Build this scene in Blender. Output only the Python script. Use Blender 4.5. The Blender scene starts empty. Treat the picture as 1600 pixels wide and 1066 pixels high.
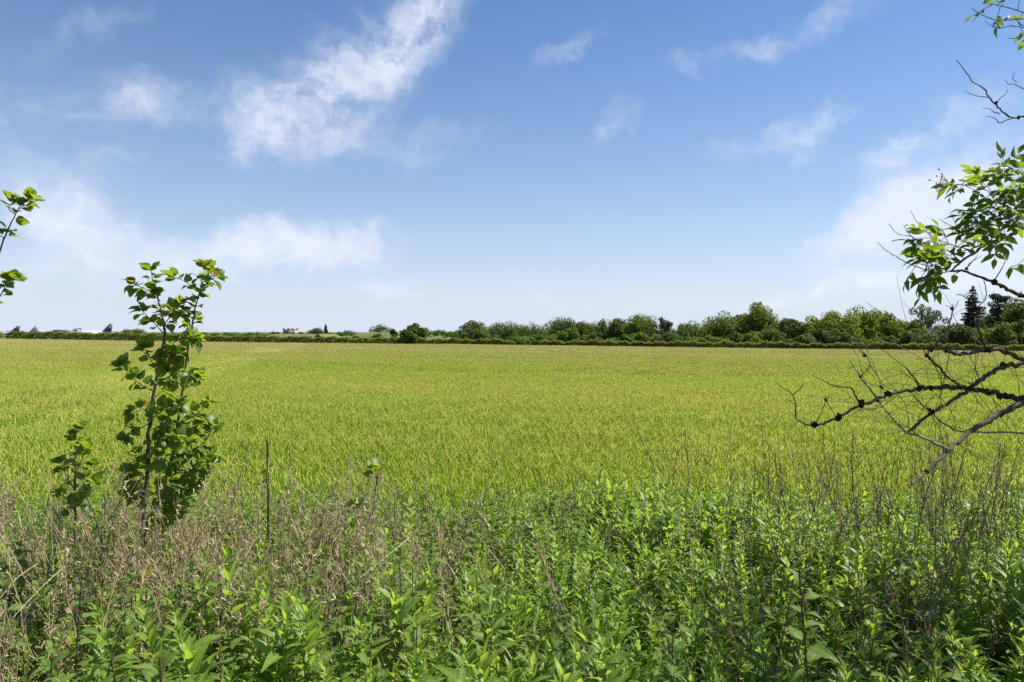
import bpy, bmesh, math, random
import numpy as np
from mathutils import Vector, Matrix

# ------------------------------------------------------------------ camera, world, sun, exposure
scene = bpy.context.scene
F = 1067.0            # focal length in photo pixels (photo 1600 x 1066)
HY = 519.0            # eye-level row of the photo
EYE = 1.75
cam_d = bpy.data.cameras.new('camera')
cam_d.sensor_width = 36.0
cam_d.lens = 36.0 * F / 1600.0
cam_d.shift_y = -(533.0 - HY) / 1600.0
cam_d.clip_start = 0.05
cam_d.clip_end = 9000.0
cam_d.dof.use_dof = True
cam_d.dof.focus_distance = 6.0
cam_d.dof.aperture_fstop = 7.1
cam = bpy.data.objects.new('camera', cam_d)
scene.collection.objects.link(cam)
cam.location = (0, 0, EYE)
cam.rotation_euler = (math.radians(90), 0, 0)
scene.camera = cam

SUN_EL, SUN_AZ = math.radians(54), math.radians(72)     # azimuth measured from +Y towards +X
SUN_VEC = Vector((math.sin(SUN_AZ) * math.cos(SUN_EL), math.cos(SUN_AZ) * math.cos(SUN_EL), math.sin(SUN_EL)))
sun_d = bpy.data.lights.new('sun', 'SUN')
sun_d.energy = 5.0
sun_d.angle = math.radians(0.53)
sun_d.color = (1.0, 0.955, 0.88)
sun = bpy.data.objects.new('sun', sun_d)
scene.collection.objects.link(sun)
sun.rotation_euler = SUN_VEC.to_track_quat('Z', 'Y').to_euler()

vs = scene.view_settings
vs.view_transform = 'Standard'
vs.look = 'None'
vs.exposure = 0.92
vs.gamma = 1.0
vs.use_curve_mapping = False
cy = scene.cycles
cy.max_bounces = 7
cy.diffuse_bounces = 3
cy.glossy_bounces = 2
cy.transmission_bounces = 4
cy.transparent_max_bounces = 4
cy.sample_clamp_indirect = 4.0
cy.use_denoising = False


def pix_dir(px, py):
    return Vector(((px - 800.0) / F, 1.0, (HY - py) / F))


def P(px, py, depth):
    d = pix_dir(px, py)
    return np.array((d.x * depth, depth, EYE + d.z * depth))


class NT:
    """small helper for node trees"""
    def __init__(self, tree):
        self.t = tree

    def n(self, typ, **kw):
        nd = self.t.nodes.new(typ)
        ins = kw.pop('ins', {})
        for k, v in kw.items():
            setattr(nd, k, v)
        for k, v in ins.items():
            if hasattr(v, 'is_output'):
                self.t.links.new(v, nd.inputs[k])
            else:
                nd.inputs[k].default_value = v
        return nd

    def math(self, op, a, b=None, c=None, clamp=False):
        ins = {0: a}
        if b is not None: ins[1] = b
        if c is not None: ins[2] = c
        return self.n('ShaderNodeMath', operation=op, use_clamp=clamp, ins=ins).outputs[0]

    def vmath(self, op, a, b=None, out=0, **more):
        ins = {0: a}
        if b is not None: ins[1] = b
        nd = self.n('ShaderNodeVectorMath', operation=op, ins=ins)
        for k, v in more.items():
            nd.inputs[k].default_value = v
        return nd.outputs[out]

    def noise(self, vec, scale, detail=4, rough=0.55, out='Fac', dist=0.0, lac=2.0):
        nd = self.n('ShaderNodeTexNoise', ins={'Vector': vec, 'Scale': scale, 'Detail': detail, 'Roughness': rough, 'Distortion': dist, 'Lacunarity': lac})
        return nd.outputs[out]

    def mix(self, fac, a, b, blend='MIX'):
        nd = self.n('ShaderNodeMix', data_type='RGBA', blend_type=blend)
        for i, v in ((0, fac), (6, a), (7, b)):
            if hasattr(v, 'is_output'):
                self.t.links.new(v, nd.inputs[i])
            else:
                nd.inputs[i].default_value = v if i == 0 or len(v) == 4 else (*v, 1)
        return nd.outputs[2]

    def ramp(self, fac, stops, interp='LINEAR'):
        nd = self.n('ShaderNodeValToRGB', ins={0: fac})
        cr = nd.color_ramp
        cr.interpolation = interp
        while len(cr.elements) < len(stops):
            cr.elements.new(0.5)
        for e, (p, c) in zip(cr.elements, stops):
            e.position = p
            e.color = (*c, 1) if len(c) == 3 else c
        return nd.outputs[0]

    def maprange(self, v, a, b, c=0.0, d=1.0, typ='SMOOTHSTEP'):
        nd = self.n('ShaderNodeMapRange', interpolation_type=typ, ins={0: v, 1: a, 2: b, 3: c, 4: d})
        return nd.outputs[0]

    def link(self, a, b):
        self.t.links.new(a, b)


# sky: Nishita plus thin broken cloud
world = bpy.data.worlds.new('World')
scene.world = world
world.use_nodes = True
wt = NT(world.node_tree)
world.node_tree.nodes.clear()
sky = wt.n('ShaderNodeTexSky', sky_type='NISHITA', sun_disc=False, sun_elevation=SUN_EL, sun_rotation=SUN_AZ,
           altitude=50.0, air_density=1.0, dust_density=0.2, ozone_density=3.0)
geo = wt.n('ShaderNodeTexCoord').outputs['Generated']
warp1 = wt.noise(geo, 5.0, 4, 0.6, out='Color')
warp2 = wt.noise(geo, 17.0, 5, 0.62, out='Color')
w1 = wt.vmath('MULTIPLY', wt.vmath('SUBTRACT', warp1, (0.5, 0.5, 0.5)), (0.15, 0.15, 0.12))
w2 = wt.vmath('MULTIPLY', wt.vmath('SUBTRACT', warp2, (0.5, 0.5, 0.5)), (0.06, 0.06, 0.06))
dirw = wt.vmath('ADD', geo, wt.vmath('ADD', w1, w2))
CLOUDS = [  # photo position of a cloud, half length, half width (px), tilt (degrees), thickness
    (640, 40, 110, 60, 50, 0.95), (520, 120, 190, 70, 38, 1.0), (410, 195, 95, 58, 30, 0.9), (560, 215, 120, 45, 25, 0.55),
    (190, 165, 135, 52, 12, 0.72), (150, 250, 60, 30, 0, 0.4),
    (110, 340, 110, 75, -20, 0.8), (40, 430, 110, 36, 0, 0.4), (390, 385, 170, 48, 8, 0.85), (520, 395, 110, 34, 5, 0.65),
    (240, 390, 60, 34, 0, 0.2), (580, 468, 85, 30, 0, 0.6), (140, 50, 120, 32, 25, 0.55),
    (900, 75, 100, 22, 20, 0.62), (960, 185, 60, 36, 30, 0.62), (1080, 112, 44, 26, 10, 0.55), (690, 220, 110, 35, 25, 0.5),
    (1300, 25, 130, 42, 15, 0.62), (1190, 90, 60, 30, 20, 0.5), (1215, 235, 100, 30, 12, 0.55), (1120, 250, 50, 24, 0, 0.4), (1290, 190, 60, 26, 20, 0.5),
    (1410, 215, 100, 38, 22, 0.7), (1400, 320, 120, 60, 28, 0.95), (1520, 370, 190, 70, 15, 0.9), (1540, 140, 110, 55, 15, 0.6),
    (1560, 260, 110, 50, 20, 0.6), (1230, 460, 170, 24, 5, 0.5), (1480, 450, 200, 30, 0, 0.5), (840, 470, 200, 30, 0, 0.3),
    (-200, 200, 220, 90, 15, 0.7), (1850, 220, 240, 90, 20, 0.8), (900, -250, 260, 90, 30, 0.8), (200, -200, 240, 90, 20, 0.8),
]
total = None
for (px, py, la, lb, ang, st) in CLOUDS:
    c = pix_dir(px, py).normalized()
    right = c.cross(Vector((0, 0, 1))).normalized()
    up = right.cross(c).normalized()
    a = math.radians(ang)
    t1 = right * math.cos(a) + up * math.sin(a)
    t2 = -right * math.sin(a) + up * math.cos(a)
    k = c.y                          # angular size of a pixel there
    s1, s2 = la * 0.84 / F * k, lb * 0.84 / F * k
    q = wt.vmath('DOT_PRODUCT', dirw, tuple(t1 / s1), out=1)
    r = wt.vmath('DOT_PRODUCT', dirw, tuple(t2 / s2), out=1)
    h = wt.vmath('DOT_PRODUCT', geo, tuple(c), out=1)
    e = wt.math('ADD', wt.math('MULTIPLY', q, q), wt.math('MULTIPLY', r, r))
    g = wt.math('EXPONENT', wt.math('MULTIPLY', e, -0.9))
    g = wt.math('MULTIPLY', g, wt.math('GREATER_THAN', h, 0.0))
    g = wt.math('MULTIPLY', g, st * (1.55 if py > 290 else 1.15))
    total = g if total is None else wt.math('ADD', total, g)
# cloud everywhere else: streaky noise on a flat layer overhead
sep = wt.n('ShaderNodeSeparateXYZ', ins={0: geo})
zc = wt.math('MAXIMUM', sep.outputs[2], 0.03)
plane = wt.vmath('SCALE', geo, None)
pn = plane.node
wt.link(wt.math('DIVIDE', 1.0, wt.math('ADD', zc, 0.12)), pn.inputs['Scale'])
layer = wt.noise(plane, 1.3, 7, 0.62, dist=0.6)
thin = wt.maprange(layer, 0.5, 0.8, 0.0, 0.30)
fib = wt.noise(wt.vmath('MULTIPLY', dirw, (1.0, 1.0, 1.7)), 9.0, 7, 0.6, dist=0.4)
fibf = wt.noise(dirw, 34.0, 6, 0.65)
tex = wt.math('MAXIMUM', wt.math('ADD', wt.math('MULTIPLY', wt.math('SUBTRACT', fib, 0.14), 1.9), wt.math('MULTIPLY', wt.math('SUBTRACT', fibf, 0.32), 0.9)), 0.0)
dens = wt.math('ADD', wt.math('MULTIPLY', total, tex), thin)
dens = wt.maprange(dens, 0.16, 1.6, 0.0, 0.82, 'SMOOTHSTEP')
front = wt.maprange(sep.outputs[2], -0.02, 0.03)
dens = wt.math('MULTIPLY', dens, front)
skyc = wt.n('ShaderNodeHueSaturation', ins={'Color': sky.outputs[0], 'Saturation': 1.28, 'Value': 0.9}).outputs[0]
skyc = wt.mix(1.0, skyc, (1.08, 0.975, 1.02), 'MULTIPLY')
veil = wt.math('EXPONENT', wt.math('MULTIPLY', wt.math('MAXIMUM', sep.outputs[2], 0.0), -5.0))
skyc = wt.mix(wt.math('MULTIPLY', veil, 0.95), skyc, (4.85, 5.55, 6.75))     # pale haze towards the horizon, all the way round
cloudc = wt.mix(wt.noise(dirw, 6.0, 3), (5.9, 6.35, 7.3), (6.6, 6.9, 7.6))
mixed = wt.mix(dens, skyc, cloudc)
bg = wt.n('ShaderNodeBackground', ins={0: mixed, 1: 0.074})
wo = wt.n('ShaderNodeOutputWorld')
wt.link(bg.outputs[0], wo.inputs[0])
world.cycles.sampling_method = 'MANUAL'
world.cycles.sample_map_resolution = 512

# ------------------------------------------------------------------ helpers
COL = scene.collection
rng = np.random.default_rng(7)
random.seed(7)


def tag(o, label=None, cat=None, group=None, kind=None):
    if label: o['label'] = label
    if cat: o['category'] = cat
    if group: o['group'] = group
    if kind: o['kind'] = kind
    return o


def link(name, data, parent=None, loc=None, coll=COL):
    o = bpy.data.objects.new(name, data)
    if coll is not None:
        coll.objects.link(o)
    if parent is not None:
        o.parent = parent
    if loc is not None:
        o.location = tuple(loc)
    return o


def empty(name, loc):
    o = link(name, None, loc=loc)
    o.empty_display_size = 0.2
    return o


def quad_mesh(name, V, Q, mats, UV=None, MI=None, smooth=True):
    """mesh of quads from arrays: V (n,3), Q (m,4), UV per vertex, MI material index per face"""
    V = np.asarray(V, dtype=np.float32)
    Q = np.asarray(Q, dtype=np.int32)
    me = bpy.data.meshes.new(name)
    me.vertices.add(len(V))
    me.vertices.foreach_set('co', V.ravel())
    me.loops.add(Q.size)
    me.loops.foreach_set('vertex_index', Q.ravel())
    me.polygons.add(len(Q))
    me.polygons.foreach_set('loop_start', np.arange(0, Q.size, 4, dtype=np.int32))
    me.polygons.foreach_set('loop_total', np.full(len(Q), 4, dtype=np.int32))
    if smooth:
        me.polygons.foreach_set('use_smooth', np.ones(len(Q), dtype=bool))
    if MI is not None:
        me.polygons.foreach_set('material_index', np.asarray(MI, dtype=np.int32))
    if UV is not None:
        uvl = me.uv_layers.new(name='UVMap')
        uvl.data.foreach_set('uv', np.asarray(UV, dtype=np.float32)[Q.ravel()].ravel())
    for m in (mats if isinstance(mats, (list, tuple)) else [mats]):
        me.materials.append(m)
    me.update(calc_edges=True)
    return me


class MB:
    """collects quads into one mesh"""
    def __init__(self):
        self.V, self.Q, self.U, self.M, self.n = [], [], [], [], 0

    def add(self, V, Q, U=None, mi=0):
        V = np.asarray(V, float).reshape(-1, 3)
        Q = np.asarray(Q, int).reshape(-1, 4)
        self.V.append(V)
        self.Q.append(Q + self.n)
        self.U.append(np.zeros((len(V), 2)) if U is None else np.asarray(U, float))
        self.M.append(np.full(len(Q), mi, int))
        self.n += len(V)

    def add_many(self, tmpl, R, T, mi=0):
        """copies of a template (V,Q,U) under rotations*scale R (k,3,3) and translations T (k,3)"""
        V, Q, U = tmpl
        k, m = len(T), len(V)
        if k == 0:
            return
        W = np.einsum('kij,mj->kmi', R, V) + np.asarray(T)[:, None, :]
        QQ = Q[None] + (np.arange(k) * m)[:, None, None]
        self.add(W.reshape(-1, 3), QQ.reshape(-1, 4), np.tile(U, (k, 1)), mi)

    def mesh(self, name, mats, smooth=True):
        return quad_mesh(name, np.concatenate(self.V), np.concatenate(self.Q), mats, np.concatenate(self.U), np.concatenate(self.M), smooth)


def catmull(pts, sub=4):
    pts = np.asarray(pts, float)
    if len(pts) < 3 or sub < 2:
        return pts
    ext = np.vstack([2 * pts[0] - pts[1], pts, 2 * pts[-1] - pts[-2]])
    out = []
    for i in range(1, len(ext) - 2):
        p0, p1, p2, p3 = ext[i - 1:i + 3]
        for t in np.arange(sub) / sub:
            out.append(0.5 * ((2 * p1) + (p2 - p0) * t + (2 * p0 - 5 * p1 + 4 * p2 - p3) * t * t + (3 * p1 - p0 - 3 * p2 + p3) * t ** 3))
    out.append(ext[-2])
    return np.array(out)


def tube(pts, rad, sides=6, ruv=0.0):
    """a swept tube as (V,Q,U); the tip is closed by its small radius"""
    pts = np.asarray(pts, float)
    rad = np.broadcast_to(np.asarray(rad, float), (len(pts),)).copy()
    tang = np.gradient(pts, axis=0)
    tang /= np.linalg.norm(tang, axis=1)[:, None] + 1e-9
    ref = np.array((0.31, 0.87, 0.38))
    ref2 = np.array((0.9, 0.1, 0.42))
    a = np.cross(tang, ref)
    bad = np.linalg.norm(a, axis=1) < 0.25
    a[bad] = np.cross(tang[bad], ref2)
    a /= np.linalg.norm(a, axis=1)[:, None]
    b = np.cross(tang, a)
    th = np.arange(sides) / sides * 2 * np.pi
    V = pts[:, None, :] + rad[:, None, None] * (np.cos(th)[None, :, None] * a[:, None, :] + np.sin(th)[None, :, None] * b[:, None, :])
    n = len(pts)
    i, j = np.meshgrid(np.arange(n - 1), np.arange(sides), indexing='ij')
    j2 = (j + 1) % sides
    Q = np.stack([i * sides + j, i * sides + j2, (i + 1) * sides + j2, (i + 1) * sides + j], -1).reshape(-1, 4)
    U = np.stack([np.tile(th / 6.283, n), np.repeat(np.linspace(0, 1, n), sides)], -1)
    return V.reshape(-1, 3), Q, U


def leaf_template(L, W, rows=6, cols=2, prof=(0.08, 0.62, 0.98, 0.85, 0.5, 0.04), fold=0.25, curl=0.25, serr=0.0, wave=0.0, stalk=0.0, seed=0):
    """a leaf along +Y, face up +Z, base at the origin"""
    rs = np.random.default_rng(seed)
    V, U = [], []
    for i in range(rows):
        t = i / (rows - 1)
        w = np.interp(t, np.linspace(0, 1, len(prof)), prof) * W * 0.5
        if serr and i % 2:
            w *= 1.0 - serr
        zc = -curl * L * t * t
        yc = stalk + L * t * (1 - 0.25 * curl * t)
        for j in range(cols + 1):
            s = 2.0 * j / cols - 1
            z = zc + abs(s) * w * fold + wave * W * math.sin(t * 9 + s * 2 + seed) * abs(s)
            V.append((s * w, yc + (serr * 0.4 * L / rows * abs(s) if i % 2 else 0), z))
            U.append((j / cols, t))
    c = cols + 1
    Q = [(i * c + j, i * c + j + 1, (i + 1) * c + j + 1, (i + 1) * c + j) for i in range(rows - 1) for j in range(cols)]
    V, Q, U = np.array(V), np.array(Q), np.array(U)
    if stalk:
        tv, tq, tu = tube([(0, 0, 0), (0, stalk * 0.5, 0.003), (0, stalk * 1.02, 0)], [0.0012, 0.001, 0.001], 3)
        Q = np.vstack([Q, tq + len(V)])
        V = np.vstack([V, tv])
        U = np.vstack([U, np.tile((0.5, 0.02), (len(tv), 1))])
    return V, Q, U


def frames(D, N):
    """rotation matrices whose Y is D and whose Z leans to N"""
    D = np.asarray(D, float)
    D = D / (np.linalg.norm(D, axis=1)[:, None] + 1e-9)
    X = np.cross(D, N)
    bad = np.linalg.norm(X, axis=1) < 1e-3
    X[bad] = (1, 0, 0)
    X /= np.linalg.norm(X, axis=1)[:, None]
    Z = np.cross(X, D)
    return np.stack([X, D, Z], -1)


def smooth01(a, b, v):
    t = np.clip((np.asarray(v, float) - a) / (b - a), 0, 1)
    return t * t * (3 - 2 * t)


def box_v(x0, x1, y0, y1, z0, z1):
    V = [(x, y, z) for z in (z0, z1) for y in (y0, y1) for x in (x0, x1)]
    Q = [(0, 2, 3, 1), (4, 5, 7, 6), (0, 1, 5, 4), (2, 6, 7, 3), (0, 4, 6, 2), (1, 3, 7, 5)]
    return np.array(V, float), np.array(Q)


ORD = ['first', 'second', 'third', 'fourth', 'fifth', 'sixth', 'seventh', 'eighth', 'ninth', 'tenth', 'eleventh', 'twelfth', 'thirteenth', 'fourteenth', 'fifteenth',
       'sixteenth', 'seventeenth', 'eighteenth', 'nineteenth', 'twentieth'] + ['twenty-' + w for w in ('first', 'second', 'third', 'fourth', 'fifth', 'sixth', 'seventh', 'eighth', 'ninth')] + \
      ['thirtieth'] + ['thirty-' + w for w in ('first', 'second', 'third', 'fourth', 'fifth', 'sixth', 'seventh', 'eighth', 'ninth')] + ['fortieth'] + \
      ['forty-' + w for w in ('first', 'second', 'third', 'fourth', 'fifth', 'sixth', 'seventh', 'eighth', 'ninth')]


def number_labels(group, text):
    """things of a loose row are told apart by their order from left to right in the view"""
    row = sorted([o for o in COL.objects if o.get('group') == group and o.parent is None], key=lambda o: o.location.x / max(0.1, o.location.y))
    for o, w in zip(row, ORD):
        o['label'] = text % w


# ------------------------------------------------------------------ materials
def new_mat(name):
    m = bpy.data.materials.new(name)
    m.use_nodes = True
    m.node_tree.nodes.clear()
    t = NT(m.node_tree)
    out = t.n('ShaderNodeOutputMaterial')
    return m, t, out


def leaf_mat(name, top, top2, glow, rough=0.42, trans=0.42, vein=0.0, tipc=None, spec=0.5, back=1.35, world_noise=None, tracks=False):
    """leaf: two tones by object, small mottling, pale underside, light coming through"""
    m, t, out = new_mat(name)
    info = t.n('ShaderNodeObjectInfo')
    geo = t.n('ShaderNodeNewGeometry')
    uv = t.n('ShaderNodeUVMap').outputs[0]
    rnd = t.math('ADD', t.math('MULTIPLY', info.outputs['Random'], 0.6), t.math('MULTIPLY', geo.outputs['Random Per Island'], 0.4))
    c = t.mix(rnd, top, top2)
    mott = t.noise(geo.outputs['Position'], 60.0, 3)
    c = t.mix(t.maprange(mott, 0.3, 0.75, 0, 0.35), c, tuple(x * 0.6 for x in top))
    if world_noise:
        wn = t.noise(t.vmath('MULTIPLY', geo.outputs['Position'], (0.45, 1.3, 1.0)), world_noise[0], 4, 0.6)
        c = t.mix(t.maprange(wn, 0.40, 0.62), c, world_noise[1])
    if tracks:      # crop stands paler where the sprayer runs, and in long drill bouts beside it
        sx = t.n('ShaderNodeSeparateXYZ', ins={0: geo.outputs['Position']})
        u = t.math('ADD', t.math('ADD', sx.outputs[0], t.math('MULTIPLY', sx.outputs[1], 0.26)), t.math('MULTIPLY', t.noise(geo.outputs['Position'], 0.05, 2), 2.0))
        fr = t.math('ABSOLUTE', t.math('SUBTRACT', t.math('FRACT', t.math('DIVIDE', t.math('ADD', u, 336.0), 60.0)), 0.5))
        brk = t.maprange(t.noise(geo.outputs['Position'], 0.09, 3), 0.35, 0.6)
        tk = t.math('MULTIPLY', t.maprange(fr, 0.015, 0.045, 0.6, 0.0), brk)
        c = t.mix(tk, c, tuple(min(1, x * 1.25 + 0.06) for x in world_noise[1]))
    sepu = t.n('ShaderNodeSeparateXYZ', ins={0: uv})
    if vein:
        u = t.math('ABSOLUTE', t.math('SUBTRACT', sepu.outputs[0], 0.5))
        mid = t.maprange(u, 0.03, 0.075, 1.0, 0.0)
        sv = t.math('FRACT', t.math('MULTIPLY', t.math('SUBTRACT', sepu.outputs[1], t.math('MULTIPLY', u, 0.5)), 8.0))
        side = t.maprange(t.math('ABSOLUTE', t.math('SUBTRACT', sv, 0.5)), 0.03, 0.14, 0.55, 0.0)
        vv = t.math('MULTIPLY', t.math('MAXIMUM', mid, side), vein)
        c = t.mix(vv, c, tuple(min(1, x * 1.9 + 0.03) for x in top2))
    if tipc:
        c = t.mix(t.maprange(sepu.outputs[1], tipc[1], 1.0), c, tipc[0])
    cb = t.mix(geo.outputs['Backfacing'], c, t.mix(0.55, c, tuple(min(1, x * back + 0.02) for x in top2)))
    p = t.n('ShaderNodeBsdfPrincipled', ins={'Base Color': cb, 'Roughness': rough, 'Specular IOR Level': spec})
    tr = t.n('ShaderNodeBsdfTranslucent', ins={0: t.mix(0.6, c, glow)})
    mx = t.n('ShaderNodeMixShader', ins={0: trans, 1: p.outputs[0], 2: tr.outputs[0]})
    t.link(mx.outputs[0], out.inputs[0])
    return m


def bark_mat(name, a, b, scale=40.0, rough=0.85, lichen=None, bump=0.4):
    m, t, out = new_mat(name)
    tc = t.n('ShaderNodeNewGeometry').outputs['Position']
    info = t.n('ShaderNodeObjectInfo').outputs['Random']
    n1 = t.noise(tc, scale, 6, 0.65)
    n2 = t.noise(tc, scale * 4, 3, 0.6)
    c = t.mix(t.maprange(n1, 0.3, 0.7), a, b)
    c = t.mix(t.math('MULTIPLY', info, 0.45), c, tuple(0.5 * (x + y) * 1.3 for x, y in zip(a, b)))
    c = t.mix(t.maprange(n2, 0.45, 0.75, 0, 0.5), c, tuple(x * 0.5 for x in a))
    if lichen:
        c = t.mix(t.maprange(t.noise(tc, scale * 0.6, 5, 0.7), 0.52, 0.62, 0, 0.85), c, lichen)
    bp = t.n('ShaderNodeBump', ins={'Strength': bump, 'Distance': 0.01, 'Height': n1})
    p = t.n('ShaderNodeBsdfPrincipled', ins={'Base Color': c, 'Roughness': rough, 'Specular IOR Level': 0.25, 'Normal': bp.outputs[0]})
    t.link(p.outputs[0], out.inputs[0])
    return m


def plain_mat(name, col, col2=None, rough=0.5, scale=2.0, metal=0.0):
    m, t, out = new_mat(name)
    tc = t.n('ShaderNodeTexCoord').outputs['Object']
    c = t.mix(t.maprange(t.noise(tc, scale, 6, 0.65), 0.35, 0.68), col, col2 or tuple(x * 0.75 for x in col))
    p = t.n('ShaderNodeBsdfPrincipled', ins={'Base Color': c, 'Roughness': rough, 'Metallic': metal})
    t.link(p.outputs[0], out.inputs[0])
    return m


M = {}
M['crop_leaf'] = leaf_mat('barley_leaf', (0.12, 0.235, 0.014), (0.185, 0.30, 0.020), (0.38, 0.60, 0.02), trans=0.5, rough=0.55, spec=0.25,
                          tracks=True, world_noise=(0.06, (0.23, 0.26, 0.022)))
M['crop_ear'] = leaf_mat('barley_ear', (0.42, 0.48, 0.068), (0.57, 0.59, 0.13), (0.62, 0.70, 0.10), trans=0.45, rough=0.6, spec=0.2,
                         tracks=True, world_noise=(0.06, (0.57, 0.54, 0.14)))
M['crop_ripe'] = leaf_mat('far_pale_barley_ear', (0.46, 0.44, 0.115), (0.62, 0.56, 0.20), (0.62, 0.60, 0.17), trans=0.4, rough=0.6, spec=0.2,
                          tracks=True, world_noise=(0.06, (0.58, 0.52, 0.19)))  # paler look of the far field at grazing view, put into the ear colour
M['herb'] = leaf_mat('willowherb_leaf', (0.110, 0.200, 0.024), (0.210, 0.305, 0.042), (0.52, 0.70, 0.06), trans=0.52, rough=0.46, vein=0.35, spec=0.4)
M['herb_stem'] = bark_mat('willowherb_stem', (0.10, 0.16, 0.035), (0.14, 0.12, 0.05), 30, 0.6)
M['nettle'] = leaf_mat('nettle_leaf', (0.085, 0.150, 0.026), (0.145, 0.220, 0.042), (0.42, 0.58, 0.05), trans=0.46, rough=0.6, vein=0.5, spec=0.25)
M['nettle_stem'] = bark_mat('nettle_stem', (0.045, 0.035, 0.025), (0.075, 0.07, 0.035), 40, 0.6)
M['sapling'] = leaf_mat('sapling_leaf', (0.060, 0.120, 0.014), (0.125, 0.200, 0.022), (0.52, 0.68, 0.025), trans=0.46, rough=0.46, vein=0.45, spec=0.4)
M['sapling_red'] = leaf_mat('reddened_leaf', (0.16, 0.05, 0.012), (0.26, 0.12, 0.02), (0.5, 0.18, 0.02), trans=0.4, rough=0.4, vein=0.3)
M['elder'] = leaf_mat('elder_leaf', (0.055, 0.115, 0.015), (0.10, 0.175, 0.02), (0.42, 0.58, 0.02), trans=0.46, rough=0.5, vein=0.45, spec=0.3)
M['dry'] = bark_mat('dry_stalk', (0.26, 0.165, 0.09), (0.52, 0.38, 0.225), 25, 0.8)
M['dry_grey'] = bark_mat('weathered_stalk', (0.22, 0.165, 0.10), (0.42, 0.335, 0.22), 25, 0.85)
M['dry_dark'] = bark_mat('dark_dead_stem', (0.10, 0.068, 0.038), (0.27, 0.19, 0.105), 25, 0.8)
M['straw'] = bark_mat('bleached_straw', (0.30, 0.23, 0.14), (0.42, 0.34, 0.22), 20, 0.7)
M['dry_leaf'] = leaf_mat('withered_leaf', (0.22, 0.155, 0.085), (0.40, 0.31, 0.18), (0.40, 0.29, 0.14), trans=0.25, rough=0.8)
M['grass'] = leaf_mat('grass_blade', (0.07, 0.14, 0.03), (0.13, 0.19, 0.05), (0.25, 0.4, 0.06), trans=0.4, rough=0.35)
M['bark'] = bark_mat('elder_bark', (0.055, 0.042, 0.028), (0.135, 0.108, 0.07), 45, 0.9, lichen=(0.16, 0.15, 0.06), bump=0.8)
M['twig_pale'] = bark_mat('bleached_twig', (0.20, 0.165, 0.12), (0.33, 0.28, 0.21), 40, 0.85)
M['moss'] = bark_mat('moss', (0.030, 0.026, 0.010), (0.075, 0.06, 0.02), 120, 1.0)
M['sapling_bark'] = bark_mat('sapling_bark', (0.070, 0.055, 0.042), (0.16, 0.13, 0.10), 60, 0.8)
M['flower'] = leaf_mat('elder_flower', (0.45, 0.40, 0.22), (0.55, 0.48, 0.28), (0.5, 0.45, 0.2), trans=0.3, rough=0.7)
M['trunk'] = bark_mat('tree_bark', (0.06, 0.05, 0.038), (0.12, 0.10, 0.08), 4, 0.9)
TREE = {
    'mid': leaf_mat('tree_leaf', (0.085, 0.145, 0.022), (0.140, 0.205, 0.032), (0.30, 0.40, 0.04), trans=0.35, rough=0.75, spec=0.15, world_noise=(0.22, (0.075, 0.105, 0.03))),
    'dark': leaf_mat('dark_tree_leaf', (0.060, 0.105, 0.022), (0.100, 0.150, 0.03), (0.20, 0.29, 0.035), trans=0.3, rough=0.75, spec=0.15, world_noise=(0.2, (0.075, 0.10, 0.032))),
    'bright': leaf_mat('bright_tree_leaf', (0.125, 0.185, 0.02), (0.19, 0.25, 0.03), (0.38, 0.48, 0.03), trans=0.38, rough=0.75, spec=0.15, world_noise=(0.2, (0.07, 0.11, 0.022))),
    'pale': leaf_mat('pale_tree_leaf', (0.085, 0.11, 0.055), (0.13, 0.155, 0.085), (0.2, 0.24, 0.1), trans=0.25, rough=0.75, spec=0.15),
    'needle': leaf_mat('conifer_needles', (0.020, 0.040, 0.020), (0.036, 0.060, 0.028), (0.05, 0.08, 0.03), trans=0.12, rough=0.75, spec=0.15),
    'hedge': leaf_mat('hedge_leaf', (0.15, 0.185, 0.028), (0.26, 0.28, 0.05), (0.46, 0.50, 0.05), trans=0.32, rough=0.75, spec=0.15, world_noise=(0.5, (0.10, 0.085, 0.03))),
}

# ------------------------------------------------------------------ ground
def crop_top(x, y):
    xs = 400 * np.tanh(np.asarray(x, float) / 400)
    ys = np.minimum(np.asarray(y, float), 420)
    return -0.0101 * xs - 0.0071 * ys + 0.10 * np.sin(x * 0.045 + 1) * np.sin(y * 0.05) * smooth01(15, 60, y)


def gz(x, y):
    x = np.asarray(x, float); y = np.asarray(y, float)
    verge = -0.045 * np.clip(y, 0, 8) + 0.03 * np.sin(x * 1.7) * np.cos(y * 1.3)
    k = smooth01(5.6, 8.2, y)
    return verge * (1 - k) + (crop_top(x, y) - 0.55) * k


def axis(parts):
    return np.unique(np.concatenate([np.arange(a, b, s) for a, b, s in parts]))


gx = axis([(-6000, -400, 400), (-400, -60, 20), (-60, -8, 4), (-8, 8, 0.5), (8, 60, 4), (60, 400, 20), (400, 6001, 400)])
gy = axis([(-300, -10, 30), (-10, 12, 0.5), (12, 60, 3), (60, 440, 10), (440, 1000, 80), (1000, 7001, 500)])
GX, GY = np.meshgrid(gx, gy)
nx, ny = len(gx), len(gy)
idx = np.arange(nx * ny).reshape(ny, nx)
GQ = np.stack([idx[:-1, :-1], idx[:-1, 1:], idx[1:, 1:], idx[1:, :-1]], -1).reshape(-1, 4)
m, t, out = new_mat('earth_and_grass')
pos = t.n('ShaderNodeNewGeometry').outputs['Position']
soil = t.mix(t.maprange(t.noise(pos, 9.0, 6, 0.7), 0.3, 0.7), (0.045, 0.032, 0.02), (0.12, 0.085, 0.05))
grassc = t.mix(t.maprange(t.noise(pos, 0.06, 6, 0.65), 0.3, 0.7), (0.085, 0.12, 0.028), (0.12, 0.14, 0.04))
sp = t.n('ShaderNodeSeparateXYZ', ins={0: pos})
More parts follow.
